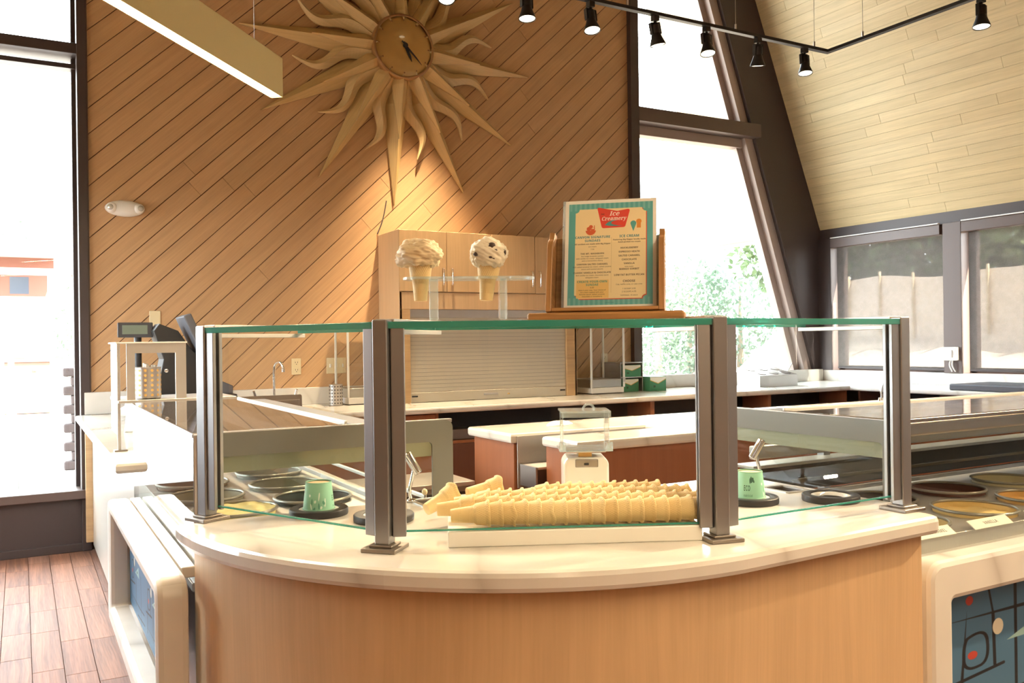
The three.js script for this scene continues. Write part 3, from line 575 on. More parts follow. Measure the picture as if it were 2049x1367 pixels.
// ================================================================ ON THE GLASS SHELF
const SH = 1.3135;
{
  const at = (s, n = .1) => on2(s, n), mid = at(.172);
  const o = thing('cone_stand', 'clear acrylic cone stand on the glass shelf', 'cone stand', [mid[0], SH, mid[1]], TURN2);
  const plate = (L, W, y, t, holes) => { const s = roundRect(-L / 2, L / 2, -W / 2, W / 2, W / 2 - .002); for (const [hx, r] of holes) { const p = new THREE.Path(); p.absarc(hx, 0, r, 0, 7, true); s.holes.push(p); } const g = prism(s, t); g.rotateX(-Math.PI / 2); g.translate(0, y, 0); return g; };
  mesh('base', plate(.222, .085, 0, .004, []), M.acrylic, o);
  mesh('top_plate', plate(.272, .072, .087, .005, [[-.1, .0205], [.035, .0205], [.105, .0205]]), M.acrylicEdge, o);
  mesh('leg', bx(-.082, -.064, .004, .087, -.03, .03, .002), M.acrylicEdge, o); mesh('leg', bx(.062, .077, .004, .087, -.03, .03, .002), M.acrylicEdge, o);
  // cones hang by their collars in the holes
  const scoop = (label, s, tilt, cream, sx, sy, sz, dx, chunks) => {
    const [x, z] = at(s), t = thing('ice_cream_cone', label, 'ice cream cone', [x, SH + .0435, z], TURN2); t.rotation.set(0, TURN2, tilt, 'YXZ');
    mesh('wafer', coneGeo, coneMat[0], t);
    const g = mergeVertices(new THREE.SphereGeometry(1, 72, 54)), p = g.attributes.position, v = V();
    for (let i = 0; i < p.count; i++) {
      v.fromBufferAttribute(p, i); const n = v.clone();
      let k = 1 + .16 * perlin.noise(n.x * 1.7 + s * 30, n.y * 1.7, n.z * 1.7) + .085 * perlin.noise(n.x * 4 + s * 50, n.y * 7, n.z * 4) + .05 * perlin.noise(n.x * 11, n.y * 22 + s * 70, n.z * 13) + .018 * perlin.noise(n.x * 30, n.y * 40, n.z * 30 + s * 9);
      if (n.y < -.2) k *= 1 + .30 * Math.max(0, perlin.noise(Math.atan2(n.z, n.x) * 2.2 + s * 11, 0, 3));           // ragged skirt
      p.setXYZ(i, n.x * k * sx, Math.max(n.y * k, -.60 - .38 * Math.abs(perlin.noise(n.x * 3, s * 40, n.z * 3))) * sy, n.z * k * sz);
    }
    g.computeVertexNormals(); g.translate(dx, .078 + sy * .5, 0);
    mesh('scoop', g, P(cream, { roughness: .55, sheen: .2 }), t);
    for (const [ax, ay, r, flat] of chunks) { const q = new THREE.IcosahedronGeometry(r, 2), w = q.attributes.position; for (let i = 0; i < w.count; i++) { v.fromBufferAttribute(w, i); const k = 1 + .35 * perlin.noise(v.x * 300 + ax * 9, v.y * 300, v.z * 300); w.setXYZ(i, v.x * k, v.y * k * flat, v.z * k * .6); }
      const dir = V(Math.sin(ax) * Math.cos(ay), Math.sin(ay), Math.cos(ax) * Math.cos(ay)); q.translate(dx + dir.x * sx * .97, .078 + sy * .5 + dir.y * sy * .97, dir.z * sz * .97); mesh('chunk', q, S([.07, .045, .035], { roughness: .5 }), t); }
    return t;
  };
  scoop('wafer cone with a wide tan caramel scoop dripping at the sides', .072, .0, [.80, .68, .46], .047, .034, .040, -.002, []).children[1].material = P([.76, .61, .38], { roughness: .55 });
  scoop('wafer cone with a tall cream scoop studded with dark chunks, tilted left', .207, -.09, [.84, .77, .60], .0385, .036, .038, -.003, [[.15, .45, .0075, .9], [.35, .18, .0045, .7], [-.75, -.12, .006, .8], [1.0, .15, .005, 1.2], [.1, -.25, .0035, .6], [.3, -.3, .003, .6]]);
}
// ---- menu holder and menu
const menuTex = canvasTex(820, 1060, (c, W, H) => {
  c.fillStyle = '#f4efe2'; c.fillRect(0, 0, W, H); c.fillStyle = '#5fb0ae'; c.fillRect(32, 32, W - 64, H - 64);
  c.fillStyle = '#7cc0bb'; for (let x = 40; x < W - 50; x += 44) { c.fillRect(x, 32, 20, 70); c.fillRect(x, H - 102, 20, 70); }
  const panel = (x0, y0, x1, y1, r) => { c.beginPath(); c.moveTo(x0 + r, y0); c.lineTo(x1 - r, y0); c.arc(x1, y0, r, Math.PI, Math.PI / 2, true); c.lineTo(x1, y1 - r); c.arc(x1, y1, r, -Math.PI / 2, Math.PI, true); c.lineTo(x0 + r, y1); c.arc(x0, y1, r, 0, -Math.PI / 2, true); c.lineTo(x0, y0 + r); c.arc(x0, y0, r, Math.PI / 2, 0, true); c.closePath(); };
  c.fillStyle = '#d8503c'; panel(98, 94, W - 84, H - 84, 36); c.fill(); c.fillStyle = '#f7e2b0'; panel(92, 88, W - 92, H - 92, 36); c.fill();
  c.fillStyle = '#e2483a'; c.beginPath(); c.moveTo(292, 92); c.quadraticCurveTo(286, 74, 306, 76); c.lineTo(470, 116); c.lineTo(560, 100); c.quadraticCurveTo(588, 98, 580, 124); c.lineTo(545, 262); c.quadraticCurveTo(540, 278, 524, 278); c.lineTo(350, 282); c.quadraticCurveTo(336, 282, 330, 268); c.closePath(); c.fill();
  c.fillStyle = '#4b9c9c'; c.beginPath(); c.moveTo(360, 252); c.quadraticCurveTo(400, 200, 470, 205); c.quadraticCurveTo(380, 225, 440, 250); c.quadraticCurveTo(480, 262, 520, 262); c.quadraticCurveTo(420, 270, 360, 252); c.fill();
  c.fillStyle = '#3a2a20'; c.font = 'bold 18px sans-serif'; c.fillText('THE', 322, 150);
  c.fillStyle = '#fff7e6'; c.font = 'italic bold 60px serif'; c.fillText('Ice', 398, 160); c.font = 'italic bold 52px serif'; c.textAlign = 'center'; c.fillText('Creamery', 438, 206, 222); c.textAlign = 'left';
  c.fillStyle = '#d9643c'; c.beginPath(); c.arc(232, 300, 46, 0, Math.PI); c.fill(); c.beginPath(); c.arc(215, 284, 20, 0, 7); c.arc(250, 286, 20, 0, 7); c.arc(233, 264, 18, 0, 7); c.fill(); c.fillRect(262, 250, 6, 40);
  c.fillStyle = '#58a8a2'; c.beginPath(); c.moveTo(590, 250); c.lineTo(640, 250); c.lineTo(615, 322); c.closePath(); c.fill(); c.beginPath(); c.arc(615, 244, 26, 0, 7); c.fill(); c.fillStyle = '#e9963f'; c.beginPath(); c.arc(664, 226, 24, 0, 7); c.fill(); c.fillRect(646, 236, 36, 54);
  c.textAlign = 'center'; const t = (s, x, y, size, col, bold = true) => { c.fillStyle = col; c.font = (bold ? 'bold ' : '') + size + 'px sans-serif'; c.fillText(s, x, y); };
  const B = '#2f7f8c', D = '#3b2c22';
  t('CANYON SIGNATURE', 250, 378, 32, B); t('SUNDAES', 250, 412, 32, B); t('All sundaes are made with Big Dipper', 250, 440, 18, D); t('ice cream', 250, 466, 17, D, false); t('7.50', 250, 492, 17, D, false);
  t('THE MT. WASHBURN', 250, 536, 22, D); ['hot fudge brownie sundae', 'with vanilla ice cream, whipped cream', 'and a maraschino cherry'].forEach((s, i) => t(s, 250, 560 + i * 22, 17, D, false));
  t('CANYON SALTED CARAMEL', 250, 640, 22, D); ['Rich salted caramel ice cream, salted caramel', 'sauce and toasted pecans'].forEach((s, i) => t(s, 250, 664 + i * 22, 17, D, false));
  t('CLASSIC VANILLA & CHOCOLATE', 250, 722, 22, D); ['Rich vanilla ice cream, chocolate sauce', 'whipped cream'].forEach((s, i) => t(s, 250, 746 + i * 22, 17, D, false));
  c.fillStyle = '#f2cd80'; c.fillRect(110, 786, 290, 176); t('CREATE-YOUR-OWN', 252, 812, 29, '#4f9a8a'); t('SUNDAE', 252, 842, 29, '#4f9a8a'); t('6.50', 252, 866, 18, D, false);
  ['Have it your way. Your choice of', 'ice cream topped with your', 'favorite sauce: salted caramel,', 'chocolate or strawberry'].forEach((s, i) => t(s, 252, 890 + i * 20, 17, D, false));
  c.fillStyle = '#c9b27c'; c.fillRect(420, 372, 2, 540);
  t('ICE CREAM', 580, 378, 34, B); t('Featuring Big Dipper locally made', 580, 406, 18, D); t('hand packed ice cream', 580, 430, 18, D);
  ['HUCKLEBERRY', 'ESPRESSO HEATH', 'SALTED CARAMEL', 'CHOCOLATE', 'VANILLA'].forEach((s, i) => t(s, 580, 490 + i * 38, 23, D)); t('MANGO SORBET', 580, 696, 23, D); t('NON DAIRY', 580, 670, 15, D, false); t('LOW FAT BUTTER PECAN', 580, 752, 23, D);
  t('CHOOSE', 580, 814, 28, D); t('Cup, waffle cone, or cake cone', 580, 840, 17, D, false); t('1 SCOOP 3.95', 580, 884, 19, D, false); t('2 SCOOPS 4.95', 580, 912, 19, D, false); t('TOPPINGS .75 EACH', 580, 946, 17, D, false);
  t('served daily', 410, H - 50, 15, '#2f7f8c', false);
});
{
  const hd = 42 * Math.PI / 180, turn = -hd, o = thing('menu_holder', 'oak menu holder with clear front on the glass shelf', 'menu holder', [1.081, SH, -1.515], turn), lean = .22;
  const bg = bx(-.16, .165, 0, .017, -.075, .055, .006, 3); mesh('base', bg, M.oak, o);
  const rack = new THREE.Group(); rack.name = 'rack'; rack.rotation.x = -lean; rack.position.set(0, .002, .008); o.add(rack);
  // children of the leaning rack
  const sd = (x) => { const s = new THREE.Shape(); s.moveTo(-.022, .012); s.lineTo(.032, .012); s.lineTo(.030, .152); s.quadraticCurveTo(.029, .168, .014, .176); s.quadraticCurveTo(.006, .181, .004, .196); s.lineTo(-.022, .196); s.closePath(); const g = prism(s, .012, .0015); g.rotateY(-Math.PI / 2); g.translate(x, 0, 0); return g; };
  mesh('side_board', sd(-.112), M.oak, rack); mesh('side_board', sd(.124), M.oak, rack);
  // sides: shape x became depth towards -z/+z
  mesh('back_board', bx(-.112, .112, .012, .19, -.026, -.018, .002), M.oak, rack);
  mesh('front_sheet', (() => { const g = new THREE.PlaneGeometry(.236, .145); g.translate(0, .088, .029); return g; })(), M.acrylic, rack);
  mesh('front_lip', bx(-.112, .112, .012, .02, .02, .031, .002), M.oak, rack);
  const m = thing('menu_card', 'ice cream parlour menu with teal border and red sign emblem', 'menu', [1.081, SH, -1.515], turn);
  const card = new THREE.Group(); card.name = 'card'; card.rotation.x = -lean; card.position.set(.008, .002, .008); m.add(card);
  mesh('sleeve', bx(-.104, .104, .021, .268, -.002, .0012, .0008), M.acrylicEdge, card);
  mesh('print', (() => { const g = new THREE.PlaneGeometry(.196, .243); g.translate(0, .1455, .0018); return g; })(), S([1, 1, 1], { map: menuTex, roughness: .45 }), card);
  mesh('clear_cover', (() => { const g = new THREE.PlaneGeometry(.206, .247); g.translate(0, .1445, .0026); return g; })(), M.acrylic, card);
}

// ================================================================ BACK OF THE SHOP
const BC = .85;
{
  const pts = [[1.02, ZB + .001], [XR - .001, ZB + .001], [XR - .001, -1.2], [6.32, -1.2], [6.32, -5.22], [1.02, -5.22]];
  one('perimeter_countertop', metreUV(slab(pts, BC - .04, BC, .012, [[[1.28, -5.62], [1.62, -5.62], [1.62, -5.32], [1.28, -5.32]]])), M.quartz, 'cream marble-look worktop along the back wall and window wall', 'worktop');
  const b = thing('backsplash', 'low cream marble-look backsplash strip above the back worktop', 'backsplash');
  mesh('strip', bx(1.0, 2.30, BC, .97, ZB + .001, ZB + .02, .003), M.quartzHoned, b); mesh('strip', bx(3.80, XR - .02, BC, .963, ZB + .001, ZB + .02, .003), M.quartzHoned, b);
  const wb = thing('window_backsplash', 'low pale backsplash strip under the shaded windows', 'backsplash'); mesh('strip', bx(XR - .02, XR - .001, BC, .954, ZB + .021, -1.2, .003), M.quartzHoned, wb);
}
function baseUnit(label, x0, x1, kind) {
  const o = thing('base_cabinet', label, 'cabinet'); const zf = -5.27, zb = ZB + .01, T = BC - .042;
  if (kind === 'doors') {
    mesh('carcass', merge([bx(x0, x0 + .018, .09, T, zb, zf - .022, .001), bx(x1 - .018, x1, .09, T, zb, zf - .022, .001), bx(x0, x1, .09, .108, zb, zf - .022, .001), bx(x0, x1, .09, T, zb, zb + .012, .001)]), M.cherry, o); const n = Math.max(1, Math.round((x1 - x0) / .45)), w = (x1 - x0) / n;
    for (let i = 0; i < n; i++) { const d = mesh('door', bx(x0 + i * w + .003, x0 + (i + 1) * w - .003, .1, T - .006, zf - .02, zf, .002), M.cherry, o); mesh('handle', tube([[x0 + i * w + .04, .72, zf], [x0 + i * w + .04, .71, zf + .025], [x0 + i * w + .04, .62, zf + .025], [x0 + i * w + .04, .61, zf]], .004), M.steel, d); }
  } else {
    mesh('carcass', merge([bx(x0, x0 + .02, .09, T, zb, zf, .001), bx(x1 - .02, x1, .09, T, zb, zf, .001), bx(x0, x1, .09, .11, zb, zf, .001), bx(x0, x1, .60, .618, zb, zf, .001)]), M.cherry, o);
    mesh('niche_back', bx(x0 + .02, x1 - .02, .618, T, zf - .30, zf - .29, 0), M.black, o);  // black back puts the shade of the open niche into its colour
    mesh('equipment_front', bx(x0 + .05, x1 - .06, .622, .69, zf - .2, zf - .03, .004), M.steelDark, o);
    const n = Math.max(1, Math.round((x1 - x0) / .5)), w = (x1 - x0) / n; for (let i = 0; i < n; i++) mesh('door', bx(x0 + i * w + .003, x0 + (i + 1) * w - .003, .11, .598, zf - .02, zf, .002), M.cherryDark, o);
  }
  mesh('toe_kick', bx(x0, x1, 0, .09, zb, zf - .06, 0), M.black, o);
}
baseUnit('reddish wood base cabinet with doors left of the shutter cupboard', 1.06, 2.38, 'doors');
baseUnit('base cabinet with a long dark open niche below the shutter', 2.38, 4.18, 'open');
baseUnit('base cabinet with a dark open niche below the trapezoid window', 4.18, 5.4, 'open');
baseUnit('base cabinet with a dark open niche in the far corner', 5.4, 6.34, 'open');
{
  const o = thing('window_cabinet', 'dark base cabinet run under the shaded windows', 'cabinet');
  mesh('carcass', bx(6.40, XR - .01, .09, .60, -5.2, -1.25, .003), M.cherryDark, o); mesh('recess_shade_board', bx(6.75, XR - .01, .60, BC - .042, -5.2, -1.25, .003), M.black, o);  // black board stands for the shade in the recess under the worktop
  for (let i = 0; i < 6; i++) mesh('divider', bx(6.40, 6.75, .60, BC - .042, -5.2 + i * .78, -5.18 + i * .78, .001), M.cherryDark, o);
}
// ---- wall cupboard with roller shutter
{
  const o = thing('shutter_cupboard', 'maple cupboard with four doors above a roller shutter', 'cupboard'), zf = -5.70, x0 = 2.307, x1 = 3.785;
  mesh('side_panel', bx(x0, x0 + .02, BC, 2.07, ZB + .002, zf, .002), M.maple, o); mesh('side_panel', bx(x1 - .02, x1, BC, 2.07, ZB + .002, zf, .002), M.maple, o);
  mesh('carcass', bx(x0 + .02, x1 - .02, 1.52, 2.066, ZB + .004, zf - .02, .002), M.maple, o);
  mesh('valance', bx(x0 + .002, x1 - .002, 1.512, 1.632, zf - .02, zf, .002), M.maple, o);
  mesh('stile', bx(x0 + .002, 2.388, BC, 1.512, zf - .02, zf, .002), M.mapleEdge, o); mesh('stile', bx(3.692, x1 - .002, BC, 1.512, zf - .02, zf, .002), M.mapleEdge, o);
  const xs = [2.309, 2.676, 3.043, 3.413, 3.783];
  for (let i = 0; i < 4; i++) {
    const d = mesh('door', bx(xs[i] + .002, xs[i + 1] - .002, 1.638, 2.068, zf - .018, zf + .002, .002), M.mapleDoor, o), hx = i % 2 ? xs[i] + .035 : xs[i + 1] - .035;
    mesh('handle', tube([[hx, 1.685, zf + .002], [hx, 1.69, zf + .022], [hx, 1.745, zf + .03], [hx, 1.80, zf + .022], [hx, 1.805, zf + .002]], .0055), M.chrome, d);
  }
  mesh('shutter_box', bx(2.388, 3.692, 1.452, 1.512, zf - .04, zf - .008, .004), M.steel, o);
  const n = 19, y0 = BC + .075, h = (1.452 - y0) / n;
  for (let i = 0; i < n; i++) { const gg = new THREE.BoxGeometry(1.304, h - .0022, .008); gg.translate(3.04, y0 + (i + .5) * h, zf - .026); mesh('slat', gg, M.shutter, o); }
  mesh('slat_track', bx(2.388, 3.692, y0, 1.452, zf - .034, zf - .031, 0), M.steelDark, o);
  const b = mesh('bottom_bar', bx(2.388, 3.692, BC + .002, y0 - .002, zf - .034, zf - .016, .004), M.shutter, o);
  mesh('pull', bx(2.97, 3.09, BC + .034, BC + .05, zf - .016, zf - .010, .003), M.steel, b); mesh('lock', cyl(.011, .011, .01, 3.18, BC + .032, zf - .018, 16), M.brass, b);
  mesh('latch', bx(2.40, 2.445, BC + .04, BC + .052, zf - .016, zf - .011, .002), M.black, b); mesh('latch', bx(3.635, 3.68, BC + .04, BC + .052, zf - .016, zf - .011, .002), M.black, b);
}
// ---- clear counter boxes on the back worktop
function clearBox(label, x0, x1, z0, z1, h) {
  const o = thing('merchandiser_box', label, 'display box', [(x0 + x1) / 2, BC, (z0 + z1) / 2], 0, 'clear counter boxes'), w = (x1 - x0) / 2, d = (z1 - z0) / 2, y = h;
  mesh('base', bx(-w, w, .006, .05, -d, d, .004), M.white, o); mesh('foot_strip', bx(-w + .01, w - .01, 0, .006, -d + .01, d - .01, 0), M.black, o);
  mesh('inner_tray', bx(-w + .015, w - .015, .05, .115, -d + .015, d - .015, .004), M.steel, o);
  for (const [a, b] of [[-w, d], [w, d], [-w, -d], [w, -d]]) mesh('corner_strip', bx(a - .007, a + .007, .05, y, b - .007, b + .007, .002), M.white, o);
  const pl = (ww, x, z, r) => { const g = new THREE.PlaneGeometry(ww, y - .05); g.rotateY(r); g.translate(x, .05 + (y - .05) / 2, z); return g; };
  mesh('glass', pl(2 * w - .014, 0, d, 0), M.glass, o); mesh('glass', pl(2 * d - .014, -w, 0, Math.PI / 2), M.glass, o); mesh('glass', pl(2 * d - .014, w, 0, Math.PI / 2), M.glass, o);
  mesh('top', bx(-w - .006, w + .006, y, y + .014, -d - .006, d + .006, .003), M.white, o);
  mesh('hinge', bx(w - .01, w + .01, .09, .13, d + .001, d + .008, .002), M.steel, o);
}
clearBox('glass counter box with white corner strips between the shutter and the trapezoid window', 3.92, 4.235, -5.985, -5.70, .53);
clearBox('glass counter box with white corner strips left of the shutter cupboard', 1.965, 2.205, -6.07, -5.80, .53);
// ---- green boxes
{
  const o = thing('box_rack', 'steel two-tier rack holding green boxes by the dark mullion', 'rack', [0, BC, 0]);
  mesh('shelf', bx(4.28, 4.50, .115, .122, -6.06, -5.80, .001), M.steel, o); mesh('shelf', bx(4.28, 4.50, .235, .242, -6.06, -5.80, .001), M.steel, o); mesh('side', bx(4.276, 4.282, 0, .242, -6.06, -5.80, .001), M.steelDark, o); mesh('side', bx(4.498, 4.504, 0, .242, -6.06, -5.80, .001), M.steel, o);
  const gt = canvasTex(128, 128, (c) => { c.fillStyle = '#2f7d57'; c.fillRect(0, 0, 128, 128); c.fillStyle = '#e8e6d8'; c.beginPath(); c.moveTo(0, 0); c.lineTo(128, 0); c.lineTo(128, 20); c.lineTo(64, 62); c.lineTo(0, 30); c.closePath(); c.fill(); c.strokeStyle = '#c9a04a'; c.lineWidth = 6; c.beginPath(); c.moveTo(0, 30); c.lineTo(64, 62); c.lineTo(128, 20); c.stroke(); c.fillStyle = '#184a34'; c.fillRect(26, 78, 16, 20); });
  const card = [S([1, 1, 1], { map: gt, roughness: .5 })];
  const gb = (label, x0, x1, y0, y1, z0, z1) => { const b = thing('green_carton', label, 'carton', [(x0 + x1) / 2, BC, (z0 + z1) / 2], 0, 'green cartons'); const w = (x1 - x0) / 2, d = (z1 - z0) / 2; mesh('box', bx(-w, w, y0, y1, -d, d, .002), M.green, b); const g = new THREE.PlaneGeometry(2 * w - .006, y1 - y0 - .006); g.translate(0, (y0 + y1) / 2, d + .0008); mesh('front_print', g, card[0], b); };
  gb('green carton on the upper tier of the steel rack', 4.30, 4.485, .1225, .22, -6.0, -5.80); gb('green carton on the lower tier of the steel rack', 4.30, 4.46, .0005, .105, -6.0, -5.80); gb('green carton lying on the worktop right of the steel rack', 4.53, 4.70, .0005, .12, -6.0, -5.74);
}
// ---- wall plates and emergency light
function wallPlate(label, x0, x1, y0, y1, kind) {
  const o = thing(kind ? kind + '_plate' : 'blank_plate', label, 'wall plate', [0, 0, ZB]); mesh('plate', bx(x0, x1, y0, y1, .0005, .007, .003), M.plate, o); const cx = (x0 + x1) / 2, cy = (y0 + y1) / 2;
  if (kind === 'outlet') for (const s of [-1, 1]) { const g = mesh('socket', bx(cx - .017, cx + .017, cy + s * .026 - .017, cy + s * .026 + .017, .006, .009, .004), M.plate, o); mesh('slot', merge([bx(cx - .009, cx - .006, cy + s * .026 - .002, cy + s * .026 + .009, .0085, .0095, 0), bx(cx + .006, cx + .009, cy + s * .026 - .002, cy + s * .026 + .009, .0085, .0095, 0), bx(cx - .003, cx + .003, cy + s * .026 - .012, cy + s * .026 - .007, .0085, .0095, 0)]), M.charcoal, g); }
  if (kind === 'switch') for (const k of [-1, 0, 1]) mesh('toggle', bx(cx + k * .046 - .005, cx + k * .046 + .005, cy - .012, cy + .014, .006, .018, .002), M.white, o);
}
wallPlate('ivory outlet plate above the sink tap', 1.654, 1.722, 1.062, 1.176, 'outlet'); wallPlate('wide ivory three-switch plate left of the clear counter box', 1.905, 2.05, 1.062, 1.176, 'switch');
wallPlate('ivory outlet plate seen through the clear box by the mullion', 4.293, 4.36, 1.048, 1.164, 'outlet'); wallPlate('blank ivory plate behind the pole display', .732, .80, 1.40, 1.505, '');
{
  const o = thing('emergency_light', 'oval white emergency light with two lamp heads on the board wall', 'emergency light', [.592, 2.155, ZB]);
  const g = new THREE.SphereGeometry(1, 40, 24); g.scale(.118, .052, .045); g.translate(0, 0, .03); mesh('housing', g, M.plasticWhite, o);
  for (const s of [-1, 1]) { const h = lathe([[.0005, .016], [.02, .014], [.030, .006], [.034, -.01], [.034, -.03]], 28); h.rotateX(Math.PI / 2); h.rotateY(s * .35); h.translate(s * .083, 0, .062); const m = mesh('lamp_head', h, M.plasticWhite, o); const l = new THREE.SphereGeometry(.026, 24, 10, 0, 7, 0, .9); l.rotateX(Math.PI / 2); l.rotateY(s * .35); l.translate(s * .083, 0, .058); mesh('lens', l, S([.62, .6, .55], { roughness: .15, metalness: .5 }), m); }
}
// ---- sink corner
{
  const o = thing('sink', 'steel drop-in sink with a splash panel at the left of the back worktop', 'sink', [0, BC, 0]);
  mesh('basin', merge([bx(1.285, 1.615, -.2, -.19, -5.615, -5.325, 0), bx(1.285, 1.29, -.2, 0, -5.615, -5.325, 0), bx(1.61, 1.615, -.2, 0, -5.615, -5.325, 0), bx(1.285, 1.615, -.2, 0, -5.615, -5.61, 0), bx(1.285, 1.615, -.2, 0, -5.33, -5.325, 0)]), M.steel, o);
  mesh('rim', (() => { const r = roundRect(1.265, 1.635, 5.30, 5.64, .03); r.holes.push(roundRect(1.285, 1.615, 5.325, 5.615, .02)); const g = prism(r, .004); g.rotateX(-Math.PI / 2); return g; })(), M.steel, o);
  mesh('splash_panel', (() => { const g = prism(roundRect(1.10, 1.50, 0.002, .118, .012), .012, .002); g.translate(0, 0, -5.31); return g; })(), M.steelDark, o);
  mesh('splash_crease', bx(1.125, 1.485, .085, .089, -5.299, -5.2965, .001), M.steel, o);
  const f = thing('gooseneck_tap', 'tall chrome gooseneck tap on the worktop under the outlet', 'tap', [1.452, BC, -5.78]);
  mesh('spout', tube([[0, 0, 0], [0, .12, 0], [0, .25, 0], [.006, .295, .012], [.022, .312, .045], [.036, .29, .075], [.04, .262, .08]], .0085, 40), M.chrome, f); mesh('nozzle', cyl(.011, .011, .02, .04, .245, .08, 16), M.chrome, f); mesh('base', cyl(.022, .018, .03, 0, 0, 0, 20), M.chrome, f);
  for (const [l, x] of [['chrome lever handle left of the gooseneck tap', 1.335], ['chrome lever handle right of the gooseneck tap', 1.578]]) { const h = thing('tap_lever', l, 'tap handle', [x, BC, -5.76], 0, 'tap levers'); mesh('stem', cyl(.012, .01, .06, 0, 0, 0, 16), M.chrome, h); const g = bx(-.009, .009, 0, .075, -.006, .006, .004, 2); g.rotateZ(x < 1.4 ? .3 : -.25); g.translate(0, .055, 0); mesh('lever', g, M.chrome, h); }
}
function perforated(label, x, y, z, r, h, rows, n, holeMat, fill) {
  const o = thing('perforated_canister', label, 'canister', [x, y, z], 0, 'perforated steel canisters');
  mesh('wall', lathe([[.0005, 0], [r * .96, 0], [r, .006], [r, h - .003], [r * 1.06, h], [r * 1.03, h + .002], [r * .95, h - .004], [r * .95, .006]], 40), M.steel, o);
  const parts = []; for (let j = 0; j < rows; j++) for (let i = 0; i < n; i++) { const g = new THREE.CylinderGeometry(r * .11, r * .11, .0016, 10), a = i / n * 2 * Math.PI + (fill ? .2 : 0); g.rotateX(Math.PI / 2); g.rotateY(a); g.translate(Math.sin(a) * r, h * (.13 + .78 * j / (rows - 1)), Math.cos(a) * r); parts.push(g); }
  mesh('perforations', merge(parts), holeMat, o);
  return o;
}
perforated('perforated steel canister on the back worktop left of the clear box', 1.885, BC, -5.83, .045, .145, 6, 14, M.charcoal);
// ================================================================ LEFT SERVICE COUNTER WITH THE TILL
{
  one('service_countertop', metreUV(slab([[.295, ZB + .03], [1.015, ZB + .03], [1.015, -3.46], [.295, -3.46]], BC - .04, BC, .012)), M.quartz, 'glaring white service worktop running from the display case to the board wall', 'worktop');
  const o = thing('service_cabinet', 'pale glossy service cabinet below the glaring left worktop', 'cabinet'); mesh('front_panel', bx(.385, .41, .04, BC - .042, -6.05, -3.47, .002), M.laminate, o); mesh('carcass', bx(.41, .98, .04, BC - .042, -6.05, -3.47, .002), M.mapleEdge, o); mesh('end_strip', bx(.345, .385, .06, BC - .042, -6.07, -6.03, .002), M.mapleEdge, o); mesh('toe_kick', bx(.43, .95, 0, .04, -6.0, -3.5, 0), M.brown, o);
  const b = thing('service_backsplash', 'short marble-look upstand where the service worktop meets the board wall', 'backsplash'); mesh('strip', bx(.345, 1.0, BC, .99, ZB + .001, ZB + .026, .003), M.quartzHoned, b);
}
{ // steel-framed glass hood at the end of the case
  const o = thing('glass_hood', 'small steel-framed glass hood over the perforated canister at the far end of the case', 'glass hood', [0, 0, 0]), x0 = .345, x1 = .605, z0 = -4.2, z1 = -3.86, y0 = 1.055, y1 = 1.285;
  mesh('shelf', bx(x0 - .004, x1 + .2, y0 - .012, y0, z0, z1 + .02, .002), M.steel, o);
  const fr = new THREE.Shape([[x0 + .03, y0], [x1, y0], [x1, y1], [x0 + .03, y1]].map((p) => new THREE.Vector2(...p))); fr.holes.push(new THREE.Path([[x0 + .062, y0], [x1 - .042, y0], [x1 - .042, y1 - .04], [x0 + .062, y1 - .04]].map((p) => new THREE.Vector2(...p))));
  const g = prism(fr, .01); g.translate(0, 0, z1 - .012); mesh('front_frame', g, M.steel, o);
  mesh('top', bx(x0 - .01, x1 + .004, y1, y1 + .006, z0, z1 + .004, .001), M.white, o);
  const sp = new THREE.PlaneGeometry(z1 - z0, y1 - BC - .06); sp.rotateY(Math.PI / 2); sp.translate(x0, (y1 + BC + .06) / 2, (z0 + z1) / 2); mesh('side_glass', sp, M.glassCase, o);
  mesh('leg', bx(x0 - .006, x0 + .006, BC, y1, z1 - .012, z1, .002), M.steel, o); mesh('foot', bx(x0 - .02, x0 + .03, BC, BC + .006, z1 - .03, z1 + .015, .002), M.bronze, o); mesh('leg', bx(x1 + .15, x1 + .162, BC, y0, z1 - .012, z1, .002), M.steel, o); mesh('leg', bx(x1 + .15, x1 + .162, BC, y0, z0, z0 + .012, .002), M.steel, o);
  mesh('knob', (() => { const q = new THREE.SphereGeometry(.008, 16, 10); q.translate(x1 - .075, 1.17, z1 - .02); return q; })(), M.chrome, o);
  const c = perforated('perforated steel canister of pale straws under the small glass hood', .462, y0, -3.915, .05, .13, 6, 12, S([.78, .5, .16], { roughness: .4 }), true);
  for (let i = 0; i < 12; i++) { const a = rr(0, 6.28), r = rr(0, .03), t = thing('wrapped_straw', `short pale straw end standing in the hood canister, ${i + 1} of the bundle`, 'straw', [.462 + r * Math.cos(a), y0 + .012, -3.915 + r * Math.sin(a)], 0, 'straws in the canister'); t.userData.label = 'short pale straw standing in the canister under the glass hood'; mesh('tube', cyl(.006, .006, rr(.125, .138), 0, 0, 0, 10), M.white, t); }
}
